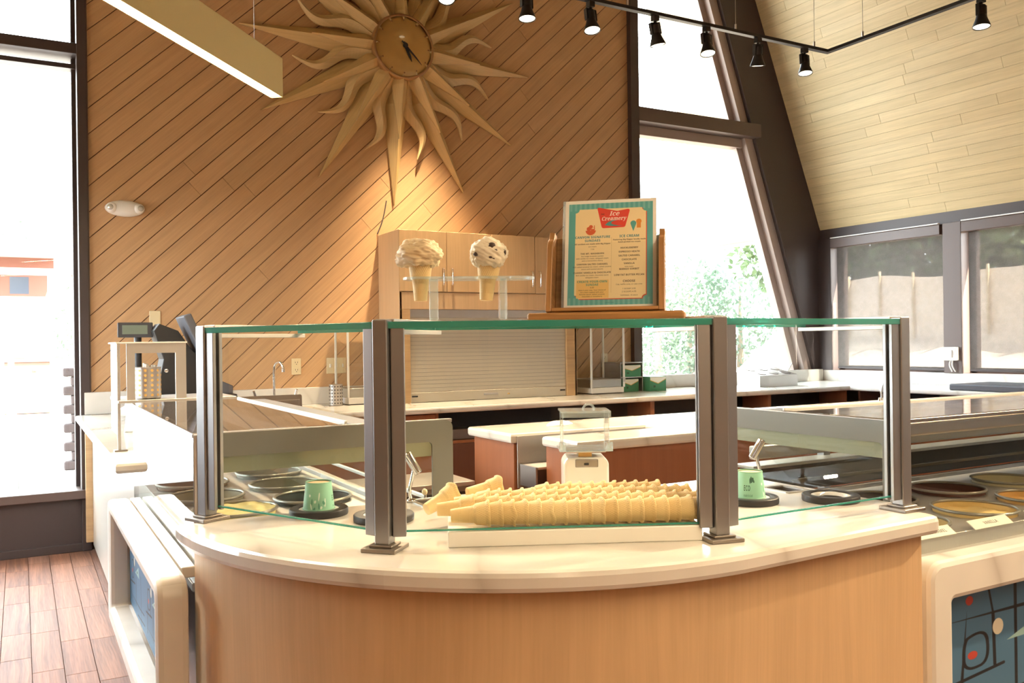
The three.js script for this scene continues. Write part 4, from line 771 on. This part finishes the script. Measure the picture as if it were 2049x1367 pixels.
{ // paper dispenser, pole display, terminal, drawer
  const d = thing('tape_dispenser', 'white curved label dispenser on the service worktop', 'dispenser', [.52, BC, -4.72], -.3);
  const s = new THREE.Shape(); s.moveTo(-.07, 0); s.lineTo(.05, 0); s.lineTo(.05, .15); s.quadraticCurveTo(.04, .2, -.01, .2); s.quadraticCurveTo(-.06, .2, -.065, .13); s.lineTo(-.12, .10); s.lineTo(-.115, .085); s.lineTo(-.06, .08); s.closePath(); const g = prism(s, .09, .008); g.translate(0, 0, -.045); mesh('body', g, M.plasticWhite, d); mesh('side_plate', bx(-.02, .03, .0, .16, .046, .052, .004), M.plate, d);
  const p = thing('pole_display', 'small black customer display on a pole by the till', 'customer display', [.555, BC, -5.40], -.1);
  mesh('pole', cyl(.02, .02, .46, .03, .02, 0, 16), M.black, p); mesh('base', bx(-.04, .065, 0, .02, -.06, .06, .004), M.black, p);
  const h = mesh('head', bx(-.075, .11, .475, .56, -.03, .035, .006, 2), M.charcoal, p); mesh('screen', bx(-.05, .082, .493, .545, .034, .037, .002), S([.16, .20, .16], { roughness: .25 }), h);
  const t = thing('till_terminal', 'black till terminal with a screen tilted away beside the pole display', 'till', [.90, 1.0, -5.30], 0);
  const sc = bx(-.02, .025, -.16, .16, -.15, .15, .008, 2); sc.rotateZ(.42); sc.translate(-.025, .30, .02); mesh('screen_unit', sc, M.slate, t);
  const bk = bx(.02, .06, -.1, .08, -.1, .1, .008, 2); bk.rotateZ(.42); bk.translate(-.01, .28, .02); mesh('screen_back', bk, M.black, t);
  mesh('arm', tube([[.04, .18, .02], [.01, .10, .02], [-.06, .05, 0], [-.1, .02, 0]], .016), M.black, t);
  const body = prism([[-.24, .0], [.02, .0], [.04, .14], [-.0, .20], [-.06, .27], [-.12, .36], [-.22, .40], [-.25, .36], [-.20, .2]], .20, .006); body.translate(0, 0, -.14); mesh('printer_body', body, M.black, t);
  const k = thing('cash_drawer', 'grey cash drawer under the till terminal', 'cash drawer', [.87, BC, -5.30], 0); mesh('case', bx(-.20, .21, 0, .145, -.2, .17, .006, 2), M.charcoal, k); mesh('drawer_front', bx(.205, .216, .02, .13, -.18, .15, .003), M.charcoal, k);
  const k2 = thing('receipt_printer', 'dark grey receipt printer behind the case glass', 'printer', [1.0, BC + .145, -5.28], 0); mesh('body', prism([[-.09, .0], [.07, .0], [.07, .045], [-.07, .11], [-.09, .10]].map((q) => q), .16, .004).translate(0, 0, -.08), M.slate, k2);
}
// ================================================================ ISLAND
{
  const x0 = 2.0, x1 = 5.25, zb = -3.93, zf = -3.05;
  one('island_worktop', metreUV(slab([[x0, zb], [x1, zb], [x1, zf], [x0 + .02, zf], [x0 + .02, -3.33], [2.72, -3.33], [2.72, -3.49], [x0 - .05, -3.49], [x0 - .05, zb]], BC - .045, BC, .012, [[[4.45, -3.80], [5.05, -3.80], [5.05, -3.35], [4.45, -3.35]]])), M.quartz, 'cream island worktop with a notch, shining white with window light', 'worktop');
  const o = thing('island_cabinet', 'reddish wood island cabinet below the notched worktop', 'cabinet');
  mesh('front_panel', bx(x0 + .04, x1 - .03, .09, BC - .047, -3.11, zf - .03, .002), M.cherry, o); mesh('end_panel', bx(x0 - .03, x0 + .02, .09, BC - .047, -3.90, -3.50, .002), M.cherry, o); mesh('end_panel', bx(x0 + .04, x0 + .06, .09, BC - .047, -3.33, -3.11, .002), M.cherry, o); mesh('back_panel', bx(x0, x1 - .03, .09, BC - .047, -3.90, -3.86, .002), M.cherryDark, o);
  mesh('lower_door', bx(x0 + .03, x0 + .05, .09, .60, -3.495, -3.335, .002), M.cherryDark, o); mesh('toe_kick', bx(x0 + .1, x1 - .1, 0, .09, -3.84, -3.15, 0), M.black, o);
  const s = thing('ice_bin', 'steel ice bin set into the notch of the island', 'ice bin', [0, 0, 0]);
  mesh('back_wall', bx(x0 - .02, 2.715, .60, BC - .012, -3.488, -3.482, .001), M.steel, s); mesh('deck', bx(x0 + .0, 2.715, .70, .712, -3.481, -3.335, .002), M.steel, s); mesh('apron', bx(x0 - .012, x0 - .002, .615, .712, -3.48, -3.335, .002), M.steelDark, s);
  const k = thing('island_sink', 'steel sink in the far end of the island worktop', 'sink', [0, BC, 0]); mesh('basin', merge([bx(4.455, 5.045, -.18, -.17, -3.795, -3.355, 0), bx(4.455, 4.46, -.18, .002, -3.795, -3.355, 0), bx(5.04, 5.045, -.18, .002, -3.795, -3.355, 0), bx(4.455, 5.045, -.18, .002, -3.795, -3.79, 0), bx(4.455, 5.045, -.18, .002, -3.36, -3.355, 0)]), M.steelDark, k);
  const f = thing('arched_tap', 'chrome arched tap at the far end of the island beside the right post', 'tap', [4.98, BC, -3.86], -.4); mesh('spout', tube([[0, 0, 0], [0, .07, 0], [.012, .115, .01], [.05, .128, .04], [.085, .11, .07], [.09, .08, .075]], .0095, 40), M.chrome, f); mesh('base', cyl(.022, .018, .02, 0, 0, 0, 20), M.chrome, f);
  const l = thing('folded_cloth', 'small white folded cloth on the island worktop edge', 'cloth', [2.36, BC, -3.72], .3); const cg = new THREE.SphereGeometry(1, 24, 12), cp = cg.attributes.position; for (let i = 0; i < cp.count; i++) { const a = cp.getX(i), b = cp.getZ(i), y = cp.getY(i); cp.setXYZ(i, a * .085 * (1 + .15 * perlin.noise(a * 3, b * 3, 1)), Math.max(0, y) * .022 * (1 + .5 * perlin.noise(a * 5, b * 5, 4)), b * .05); } cg.computeVertexNormals(); mesh('cloth', cg, M.white, l);
}
{
  const o = thing('steel_cart', 'low steel undercounter unit in the aisle behind the left case', 'steel unit', [0, 0, 0]);
  mesh('top', bx(1.30, 1.86, .60, .62, -4.05, -3.68, .002), M.steel, o); mesh('frame', merge([bx(1.83, 1.855, .04, .60, -3.71, -3.685, .002), bx(1.30, 1.325, .04, .60, -3.71, -3.685, .002), bx(1.30, 1.855, .575, .60, -3.70, -3.685, .002)]), M.bronze, o); mesh('cavity', bx(1.31, 1.845, .06, .575, -4.04, -3.74, .002), M.charcoal, o); mesh('dial', (() => { const g = cyl(.035, .035, .02, 0, 0, 0, 20); g.rotateX(Math.PI / 2); g.translate(1.73, .50, -3.74); return g; })(), M.steel, o); mesh('foot', bx(1.32, 1.84, 0, .04, -4.0, -3.72, 0), M.black, o);
}
// ---- topping rack, switch box, tray by the windows
{
  const o = thing('topping_rack', 'steel topping rack with six round wells before the trapezoid window', 'topping rack', [5.84, BC, -5.72], 0);
  const prof = prism([[-.14, 0], [.14, 0], [.14, .10], [-.14, .165]], .46, .003); prof.rotateY(-Math.PI / 2); prof.translate(.23, 0, 0); mesh('housing', prof, M.steel, o);
  const a = Math.atan2(.065, .28);
  for (let i = 0; i < 3; i++) for (let j = 0; j < 2; j++) { const g = new THREE.CylinderGeometry(.052, .052, .004, 28); g.rotateX(a); const z = -.065 + j * .13; g.translate(-.15 + i * .15, .1325 - z * .065 / .28 + .002, z); mesh('well', g, M.steelDark, o); }
  const sp = thing('spoon', 'small metal spoon handle sticking out of the topping rack', 'spoon', [6.03, BC + .125, -5.66]); mesh('handle', rod([0, 0, 0], [.045, .07, .01], .005), M.steel, sp);
  const b = thing('switch_box', 'small white switch box on the post between the shades', 'switch box', [XR - .03, 1.12, -4.685]); mesh('case', bx(-.045, 0, -.055, .06, -.06, .06, .006, 2), M.plasticWhite, b); mesh('plug', bx(-.055, -.044, -.03, .035, -.02, .025, .003), M.white, b); mesh('cable', tube([[-.02, -.05, .01], [-.03, -.1, .015], [-.01, -.15, .03]], .006), M.white, b); mesh('cable', tube([[-.02, -.05, -.01], [-.03, -.1, -.01], [-.012, -.15, .0]], .006), M.white, b);
  const t = thing('black_tray', 'dark low tray on the window worktop at the picture edge', 'tray', [6.62, BC, -3.95]); mesh('tray', bx(-.28, .25, 0, .05, -.35, .25, .012, 2), M.slate, t);
}

// ================================================================ SUN CLOCK
{
  const o = thing('sun_clock', 'large wooden sunburst clock with straight and wavy rays on the board wall', 'clock', [2.462, 3.437, ZB]);
  // a ray is a ridge running out from the centre: [distance, side shift, half width, ridge height]
  const ray = (st, z0) => {
    const p = [], tri = (a, b, c) => p.push(...a, ...b, ...c);
    for (let i = 0; i + 1 < st.length; i++) {
      const S0 = st[i], S1 = st[i + 1], pt = (s, k) => [s[0], s[1] + k * s[2], z0 + (k ? .0 : s[3]) + .016], lo = (s, k) => [s[0], s[1] + k * s[2], z0];
      for (const k of [-1, 1]) { const a = pt(S0, 0), b = pt(S1, 0), c = pt(S1, k), d = pt(S0, k); if (k > 0) { tri(a, b, c); tri(a, c, d); } else { tri(a, c, b); tri(a, d, c); }
        const e = lo(S0, k), f = lo(S1, k); if (k > 0) { tri(d, c, f); tri(d, f, e); } else { tri(d, f, c); tri(d, e, f); } }
      tri(lo(S0, -1), lo(S0, 1), lo(S1, 1)); tri(lo(S0, -1), lo(S1, 1), lo(S1, -1));
    }
    const g = new THREE.BufferGeometry(); g.setAttribute('position', new THREE.Float32BufferAttribute(p, 3)); const uv = []; for (let i = 0; i < p.length; i += 3) uv.push(p[i], p[i + 1]); g.setAttribute('uv', new THREE.Float32BufferAttribute(uv, 2)); g.computeVertexNormals(); return g;
  };
  const long = ray([[.18, 0, .06, .06], [.40, 0, .092, .10], [1.14, 0, .001, .004]], .004);
  const short = ray([[.20, 0, .056, .07], [.27, 0, .062, .075], [.66, 0, .001, .004]], .088);
  const wavy = ray(Array.from({ length: 29 }, (_, i) => { const t = i / 28, r = .18 + .62 * t; return [r, -.056 * Math.sin(t * 6.9 - .4) * Math.min(1, .25 + t * 1.5) - .03 * t * t, Math.max(.001, .064 * Math.pow(1 - t, .66) + .022 * Math.sin(t * Math.PI) * (1 - t)), .075 * (1 - t) + .004]; }), .040);
  for (let k = 0; k < 12; k++) {
    const a = (k * 30 - 1.5) * Math.PI / 180;
    mesh('long_ray', long, M.rayA, o).rotation.z = a; mesh('wavy_ray', wavy, M.rayB, o).rotation.z = a + 15 * Math.PI / 180; mesh('short_ray', short, M.rayA, o).rotation.z = a;
  }
  const d = new THREE.Group(); d.name = 'dial'; d.position.z = .12; o.add(d);
  const r = lathe([[.20, -.115], [.235, -.02], [.24, .03], [.236, .055], [.226, .062], [.218, .056]], 64); r.rotateX(Math.PI / 2); mesh('rim', r, M.oak, d);
  const f = lathe([[.0005, .075], [.05, .0735], [.1, .069], [.16, .059], [.205, .047], [.22, .042]], 64); f.rotateX(Math.PI / 2); mesh('face', f, M.brass, d);
  const hand = (L, w, ang, z) => { const g = prism([[-w * .8, -L * .22], [w * .8, -L * .22], [w * 1.3, 0], [w, L * .7], [.001, L], [-w, L * .7], [-w * 1.3, 0]], .004); g.rotateZ(ang); g.translate(0, 0, z); mesh('hand', g, M.black, d); };
  hand(.125, .009, -Math.PI + .42, .078); hand(.18, .005, -Math.PI + .78, .083); mesh('hub', (() => { const g = cyl(.018, .018, .014, 0, 0, 0, 20); g.rotateX(Math.PI / 2); g.translate(0, 0, .076); return g; })(), M.black, d);
  for (let k = 0; k < 12; k++) { const g = new THREE.SphereGeometry(.006, 12, 8); g.scale(1, 1, .6); g.translate(.192 * Math.cos(k * Math.PI / 6), .192 * Math.sin(k * Math.PI / 6), .056); mesh('hour_dot', g, M.oak, d); }
  const c = thing('clock_cable', 'thin dark cable running from the clock down to the cupboard', 'cable'); mesh('cable', tube([[2.375, 2.33, ZB + .006], [2.36, 2.25, ZB + .006], [2.335, 2.16, ZB + .006], [2.30, 2.08, ZB + .006]], .004, 12, 6), M.charcoal, c);
}
// ================================================================ LIGHTS
// ---- linear pendants
function pendant(label, far, heading, L) {
  const o = thing('linear_pendant', label, 'pendant lamp', [far[0], far[1], far[2]], -heading), w = .031, h = .187;      // local -z runs on along the heading, so the body lies on +z
  mesh('housing', merge([bx(-w, -w + .004, 0, h, 0, L, .0008), bx(w - .004, w, 0, h, 0, L, .0008), bx(-w, w, h - .004, h, 0, L, .0008), bx(-w, w, 0, h, 0, .004, .0008), bx(-w, w, 0, h, L - .004, L, .0008)]), M.champagne, o);
  mesh('diffuser', bx(-w + .005, w - .005, .006, .010, .006, L - .006, 0), S([.9, .85, .7], { emissive: new THREE.Color().setRGB(1, .93, .72), emissiveIntensity: 2.6, roughness: .6 }), o);
  for (const z of [.22, L - .22]) mesh('cable', rod([0, h, z], [0, 3.1, z], .0012, 6), M.steel, o);
  const lamp = new THREE.RectAreaLight(WARM, PENDANT_L, 2 * w - .012, L - .03); lamp.position.set(0, .004, L / 2); lamp.rotation.x = -Math.PI / 2; o.add(lamp);
  return o;
}
const HEAD = 40.7 * Math.PI / 180;
pendant('yellow linear pendant lamp hanging at the upper left', [1.088, 2.459, -4.205], HEAD, 2.5);
pendant('unseen linear pendant lamp lighting the counter from above the aisle behind the camera', [1.65, 2.459, -.6], HEAD, 2.5);  // pendants from here on are out of view, placed to warm the counter front
pendant('unseen linear pendant lamp lighting the counter from the right behind the camera', [4.9, 2.459, -.05], HEAD, 2.5);
pendant('unseen linear pendant lamp lighting the room from farther back behind the camera', [1.3, 2.459, 2.2], HEAD, 2.5);
// ---- track with lamp heads
{
  const Y = 3.1, Z1 = -3.89, X2 = 4.54, t = thing('light_track', 'black ceiling track with a corner, hung on thin wires', 'light track');
  mesh('rail', bx(.9, X2 + .018, Y, Y + .02, Z1 - .018, Z1 + .018, .003), M.black, t); mesh('rail', bx(X2 - .018, X2 + .018, Y, Y + .02, Z1 + .018, 1.5, .003), M.black, t);
  for (const [x, z] of [[1.6, Z1], [2.95, Z1], [3.75, Z1], [4.42, Z1], [X2, -3.62], [X2, -2.75], [X2, -1.2]]) { mesh('hanger', cyl(.006, .006, .035, x, Y + .02, z, 10), M.steel, t); mesh('wire', rod([x, Y + .05, z], [x, Y + 4.4, z], .0015, 6), M.steel, t); }
  const glow = S([.9, .85, .75], { emissive: new THREE.Color().setRGB(1, .86, .62), emissiveIntensity: 3.5 });
  const head = (label, x, z, aim, cd, angle) => {
    const o = thing('track_lamp', label, 'spotlight', [x, Y, z], 0, 'track lamps');
    mesh('adapter', bx(-.018, .018, -.03, 0, -.018, .018, .003), M.black, o); mesh('stem', cyl(.008, .008, .03, 0, -.055, 0, 10), M.black, o);
    const dir = V(aim[0] - x, aim[1] - Y + .09, aim[2] - z).normalize(), q = new THREE.Quaternion().setFromUnitVectors(V(0, -1, 0), dir), hd = new THREE.Group(); hd.name = 'lamp_head'; hd.position.y = -.075; hd.quaternion.copy(q); o.add(hd);
    mesh('socket', lathe([[.0005, .03], [.022, .03], [.026, .02], [.027, -.02], [.022, -.028], [.0005, -.028]], 24), M.black, hd);
    mesh('reflector', lathe([[.024, -.02], [.030, -.045], [.044, -.082], [.045, -.09], [.042, -.09]], 28), M.black, hd);
    mesh('lens', lathe([[.0005, -.092], [.03, -.0905], [.041, -.086]], 28), glow, hd);
    mesh('yoke', merge([bx(-.034, -.028, -.03, .035, -.012, .012, .002), bx(.028, .034, -.03, .035, -.012, .012, .002), bx(-.034, .034, .03, .036, -.012, .012, .002)]), M.black, hd);
    const s = new THREE.SpotLight(WARM, cd, 0, angle, .7, 2); s.position.set(0, -.098, 0); s.target.position.set(0, -1, 0); s.shadow.radius = 2; s.castShadow = true; hd.add(s, s.target);
    return o;
  };
  const A = .62;
  head('leftmost track lamp in view, cut by the top edge of the picture', 2.30, Z1, [2.2, .4, -3.6], SPOT_CD, A);
  const wash = head('lamp hung before the sun clock, its rim just showing at the top edge', 2.571, -5.55, [2.565, .2, -5.72], WALL_SPOT_CD, .50); wash.position.y = 3.853; mesh('drop_rod', cyl(.006, .006, 3.2, 0, 0, 0, 8), M.black, wash);
  head('black track lamp in front of the boards right of the clock', 2.70, Z1, [2.55, 0, -3.2], SPOT_CD, A);
  head('black track lamp in front of the upper trapezoid window, tipped right', 3.14, Z1, [3.6, .8, -3.9], SPOT_CD, A);
  head('black track lamp over the middle of the bright window', 3.52, Z1, [3.3, 0, -3.3], SPOT_CD, A);
  head('black track lamp in front of the dark slanted beam', 3.93, Z1, [4.3, .6, -4.4], SPOT_CD, A);
  head('black track lamp nearest the corner of the track', 4.33, Z1, [4.1, 0, -3.5], SPOT_CD, A);
  head('black track lamp alone on the track at the upper right', X2, -2.86, [4.3, 0, -2.7], SPOT_CD, A);
  for (const [x, z, tx, tz, n] of [[1.85, Z1, 1.0, -2.6, 'first'], [1.35, Z1, .8, -3.0, 'second']]) head(`unseen black track lamp lighting the left case, above the picture, ${n} left of the wall spot`, x, z, [tx, .5, tz], SPOT_CD, A);  // out of view, aimed to light the left case
  for (const [z, tx, tz, n] of [[-2.0, 1.1, -1.75, 'first'], [-1.2, .8, -1.65, 'second'], [-.4, 2.4, -1.5, 'third']]) head(`unseen black track lamp lighting the counter, beyond the right edge of the picture, ${n} towards the camera`, X2, z, [tx, .9, tz], SPOT_CD * 2.2, .3);  // out of view, aimed and strengthened to brighten the cones and counter
}
// ================================================================ OUTSIDE
{
  const g = setting('ground'); mesh('earth', bx(-60, 70, -.5, -.16, -80, 40, 0), S([.20, .175, .14], { map: T.dirt, roughness: .95 }), g);
  const deck = thing('patio_deck', 'sunlit grey plank deck outside the tall window', 'deck', [0, 0, 0]); const dm = [S([.60, .57, .52], { roughness: .8 }), S([.54, .52, .48], { roughness: .8 })];
  for (let i = 0; i < 26; i++) mesh('plank', bx(-2.2 + i * .145, -2.2 + i * .145 + .138, -.16, -.13, -21, -6.6, .002), dm[i % 2], deck);
  // building across the yard
  const b = thing('yard_building', 'low building with brown window band across the yard', 'building', [0, 0, -27]); const stucco = S([.72, .66, .58], { roughness: .9 }), redwood = S([.16, .06, .04], { roughness: .7 }), fascia = S([.34, .30, .33], { roughness: .6 });
  mesh('wall', bx(-9, .80, -.15, 3.7, -3, 0, 0), stucco, b); mesh('roof_edge', bx(-9.6, .95, 3.72, 3.98, -3.5, 1.5, .01), fascia, b); mesh('upper_band', bx(-9, .82, 3.45, 3.72, .0, .03, 0), redwood, b);
  for (let i = 0; i < 6; i++) { const w = mesh('window', bx(.72 - (i + 1) * 1.3, .72 - i * 1.3 - .06, 2.68, 3.25, 0, .04, .004), redwood, b); mesh('pane', bx(.72 - (i + 1) * 1.3 + .35, .72 - i * 1.3 - .5, 2.74, 3.2, .035, .045, 0), S([.05, .06, .08], { roughness: .2 }), w); }
  const b2 = thing('far_building', 'farther building end seen behind the low building', 'building', [0, 0, -38]); mesh('wall', bx(1.5, 14, -.15, 4.6, -3, 0, 0), stucco, b2); mesh('roof_edge', bx(1.2, 14.5, 4.6, 5.0, -3.4, .4, .01), fascia, b2); mesh('window', bx(1.75, 2.6, 3.2, 4.1, 0, .05, .004), redwood, b2);
  const bin = thing('refuse_bin', 'brown refuse bin standing in the yard', 'bin', [.13, -.15, -22.2]); const binM = S([.11, .06, .045], { roughness: .6 }); mesh('body', bx(-.44, .44, 0, 1.12, -.4, .4, .01), binM, bin); mesh('lid', bx(-.48, .56, 1.12, 1.2, -.45, .45, .01), binM, bin); mesh('hopper', bx(.0, .33, 1.2, 1.52, -.3, .3, .01), S([.16, .15, .16], { roughness: .6 }), bin); mesh('hatch', bx(-.40, -.05, 1.2, 1.48, -.3, .3, .01), binM, bin); mesh('handle', bx(.1, .18, .93, .99, .4, .43, .005), M.steel, bin);
  const po = thing('marker_post', 'orange wooden post in front of the refuse bin', 'post', [-.17, -.13, -20.6]); mesh('shaft', bx(-.06, .06, 0, 1.35, -.06, .06, .005), S([.30, .12, .04], { roughness: .7 }), po); mesh('collar', bx(-.09, .09, 0, .3, -.09, .09, .01), S([.22, .1, .05], { roughness: .7 }), po);
  const lc = thing('log_corner', 'dark notched log corner standing just outside the tall window', 'log corner', [.52, -.13, -11.3]); const logM = S([.045, .03, .028], { roughness: .8 });
  for (let i = 0; i < 11; i++) mesh('log', bx(i % 2 ? -.02 : -.10, .10, i * .107, i * .107 + .105, -.1, .1, .02), logM, lc);
  // dirt bank with a cloth fence on stakes beyond the shaded windows
  const bk = thing('dirt_bank', 'pale dirt bank rising beyond the shaded windows', 'bank', [0, 0, 0]); const gg = new THREE.PlaneGeometry(22, 4.4, 70, 14), gp = gg.attributes.position;
  for (let i = 0; i < gp.count; i++) { const a = gp.getX(i), s = gp.getY(i) / 4.4 + .5; gp.setXYZ(i, 9.0 + s * 3.0 + .15 * perlin.noise(a, s * 4, 2), -.2 + s * 2.2 + .10 * perlin.noise(a * .7, s * 3, 5) , a + .3); } gg.computeVertexNormals(); mesh('slope', gg, S([.78, .66, .56], { map: T.dirt, roughness: .95 }), bk);
  const cf = thing('cloth_fence', 'pale cloth fence sagging between stakes along the bank', 'fence'); const top = (z) => 2.14 + .05 * perlin.noise(z * 1.3, 3, 1) + .04 * Math.cos(z * 2.9), fg = new THREE.PlaneGeometry(16, 1, 200, 4), fp = fg.attributes.position;
  for (let i = 0; i < fp.count; i++) { const z = fp.getX(i) - 2.3, s = fp.getY(i) + .5; fp.setXYZ(i, 11.05 + .04 * perlin.noise(z * 2, s * 3, 9), 1.2 + s * (top(z) - 1.2), z); } fg.computeVertexNormals(); mesh('cloth', fg, S([.82, .72, .64], { roughness: .95 }), cf);
  for (let z = -10.2; z < 5; z += .55) mesh('stake', bx(11.0, 11.04, 1.0, top(z) + .06, z - .012, z + .012, .002), S([.6, .5, .36], { roughness: .9 }), cf);
}
// ---- trees: trunk and a crown of leaf clusters
const leafMats = [[.13, .20, .085], [.10, .155, .07], [.19, .25, .11]].map((c) => P(c, { roughness: .9, transmission: .3, thickness: 0 }));
function crownGeo(seedv, n, rx, ry, size) {
  seed = seedv; const p = [], nn = [], uv = [];
  for (let i = 0; i < n; i++) {
    const u = rr(-1, 1), a = rr(0, 6.283), r = Math.cbrt(rr(.15, 1)), s = Math.sqrt(1 - u * u), c = V(s * Math.cos(a) * r * rx, u * r * ry, s * Math.sin(a) * r * rx);
    c.multiplyScalar(1 + .35 * perlin.noise(c.x * 1.1, c.y * 1.1 + seedv, c.z * 1.1)); const q = new THREE.Quaternion().setFromEuler(new THREE.Euler(rr(0, 6), rr(0, 6), rr(0, 6))), k = size * rr(.6, 1.3);
    for (const t of [[[-1, 0], [0, -.5], [1, 0]], [[-1, 0], [1, 0], [0, .5]]]) for (const [x, y] of t) { const v = V(x * k, y * k, 0).applyQuaternion(q).add(c); p.push(v.x, v.y, v.z); uv.push(x, y); }
  }
  const g = new THREE.BufferGeometry(); g.setAttribute('position', new THREE.Float32BufferAttribute(p, 3)); g.setAttribute('uv', new THREE.Float32BufferAttribute(uv, 2)); g.computeVertexNormals(); return g;
}
const paleLeaf = [[.13, .19, .135], [.15, .21, .15], [.17, .23, .16]].map((c) => P(c, { roughness: .9, transmission: .4, thickness: 0 }));
const thinCrowns = [crownGeo(33, 2400, 1.7, 2.4, .10), crownGeo(71, 2400, 2.1, 1.9, .10), crownGeo(29, 2000, 1.3, 2.8, .09)];
const crowns = [crownGeo(91, 6500, 1.7, 2.4, .095), crownGeo(17, 6500, 2.1, 1.9, .10), crownGeo(53, 5500, 1.3, 2.8, .085)];
const bark = S([.30, .24, .19], { roughness: .95 });
function tree(label, x, z, y, k, sc, group, leaf = leafMats) { const o = thing('tree', label, 'tree', [x, y, z], x * 3, group); mesh('trunk', lathe([[.16 * sc, 0], [.11 * sc, 1.2 * sc], [.03 * sc, 3.6 * sc]], 10), bark, o); const c = mesh('crown', (leaf === paleLeaf ? thinCrowns : crowns)[k], leaf[k], o); c.scale.setScalar(sc); c.position.y = 2.6 * sc; return o; }
[[15.4, -13.4, 1.3, 1, 1.1, 'broad tree above the cloth fence at the left of the first shade'], [15.6, -11.2, 1.3, 0, 1.15, 'bushy tree above the cloth fence in the middle of the first shade'], [15.0, -8.4, 1.3, 2, 1.2, 'slender tree above the cloth fence by the post between the shades'], [15.4, -5.9, 1.3, 1, 1.15, 'broad tree above the cloth fence behind the second shade'], [16, -3.2, 1.3, 0, 1.2, 'bushy tree behind the second shade at the picture edge'], [17.5, -9.8, 1.4, 0, 1.5, 'tall tree in the second line behind the first shade'], [17.5, -13, 1.4, 2, 1.5, 'tall slender tree in the second line behind the first shade'], [17.8, -6.8, 1.4, 1, 1.5, 'tall broad tree in the second line behind the second shade']].forEach((t) => tree(t[5], t[0], t[1], t[2], t[3], t[4], 'trees beyond the bank'));
[[13.7, -17, -.15, 2, .74, 'slim sunlit tree at the left of the trapezoid window view'], [15.2, -17.6, -.15, 0, .76, 'bushy sunlit tree in the middle of the trapezoid window view'], [16.6, -17.2, -.15, 1, .8, 'broad sunlit tree by the slanted side of the trapezoid window'], [14.7, -21, -.15, 1, .9, 'broad distant tree between the sunlit trees of the trapezoid window'], [17.6, -20, -.15, 2, .85, 'slim distant tree behind the broad sunlit one']].forEach((t) => tree(t[5], t[0], t[1], t[2], t[3], t[4], 'trees outside the trapezoid window', paleLeaf));
tree('sunlit tree at the right edge of the tall window view', 2.2, -31, -.15, 0, .8, undefined, paleLeaf); tree('pale tree rising over the low building roof', -2.5, -36, -.15, 1, 2.0, undefined, paleLeaf);
renderer.render(scene, camera);
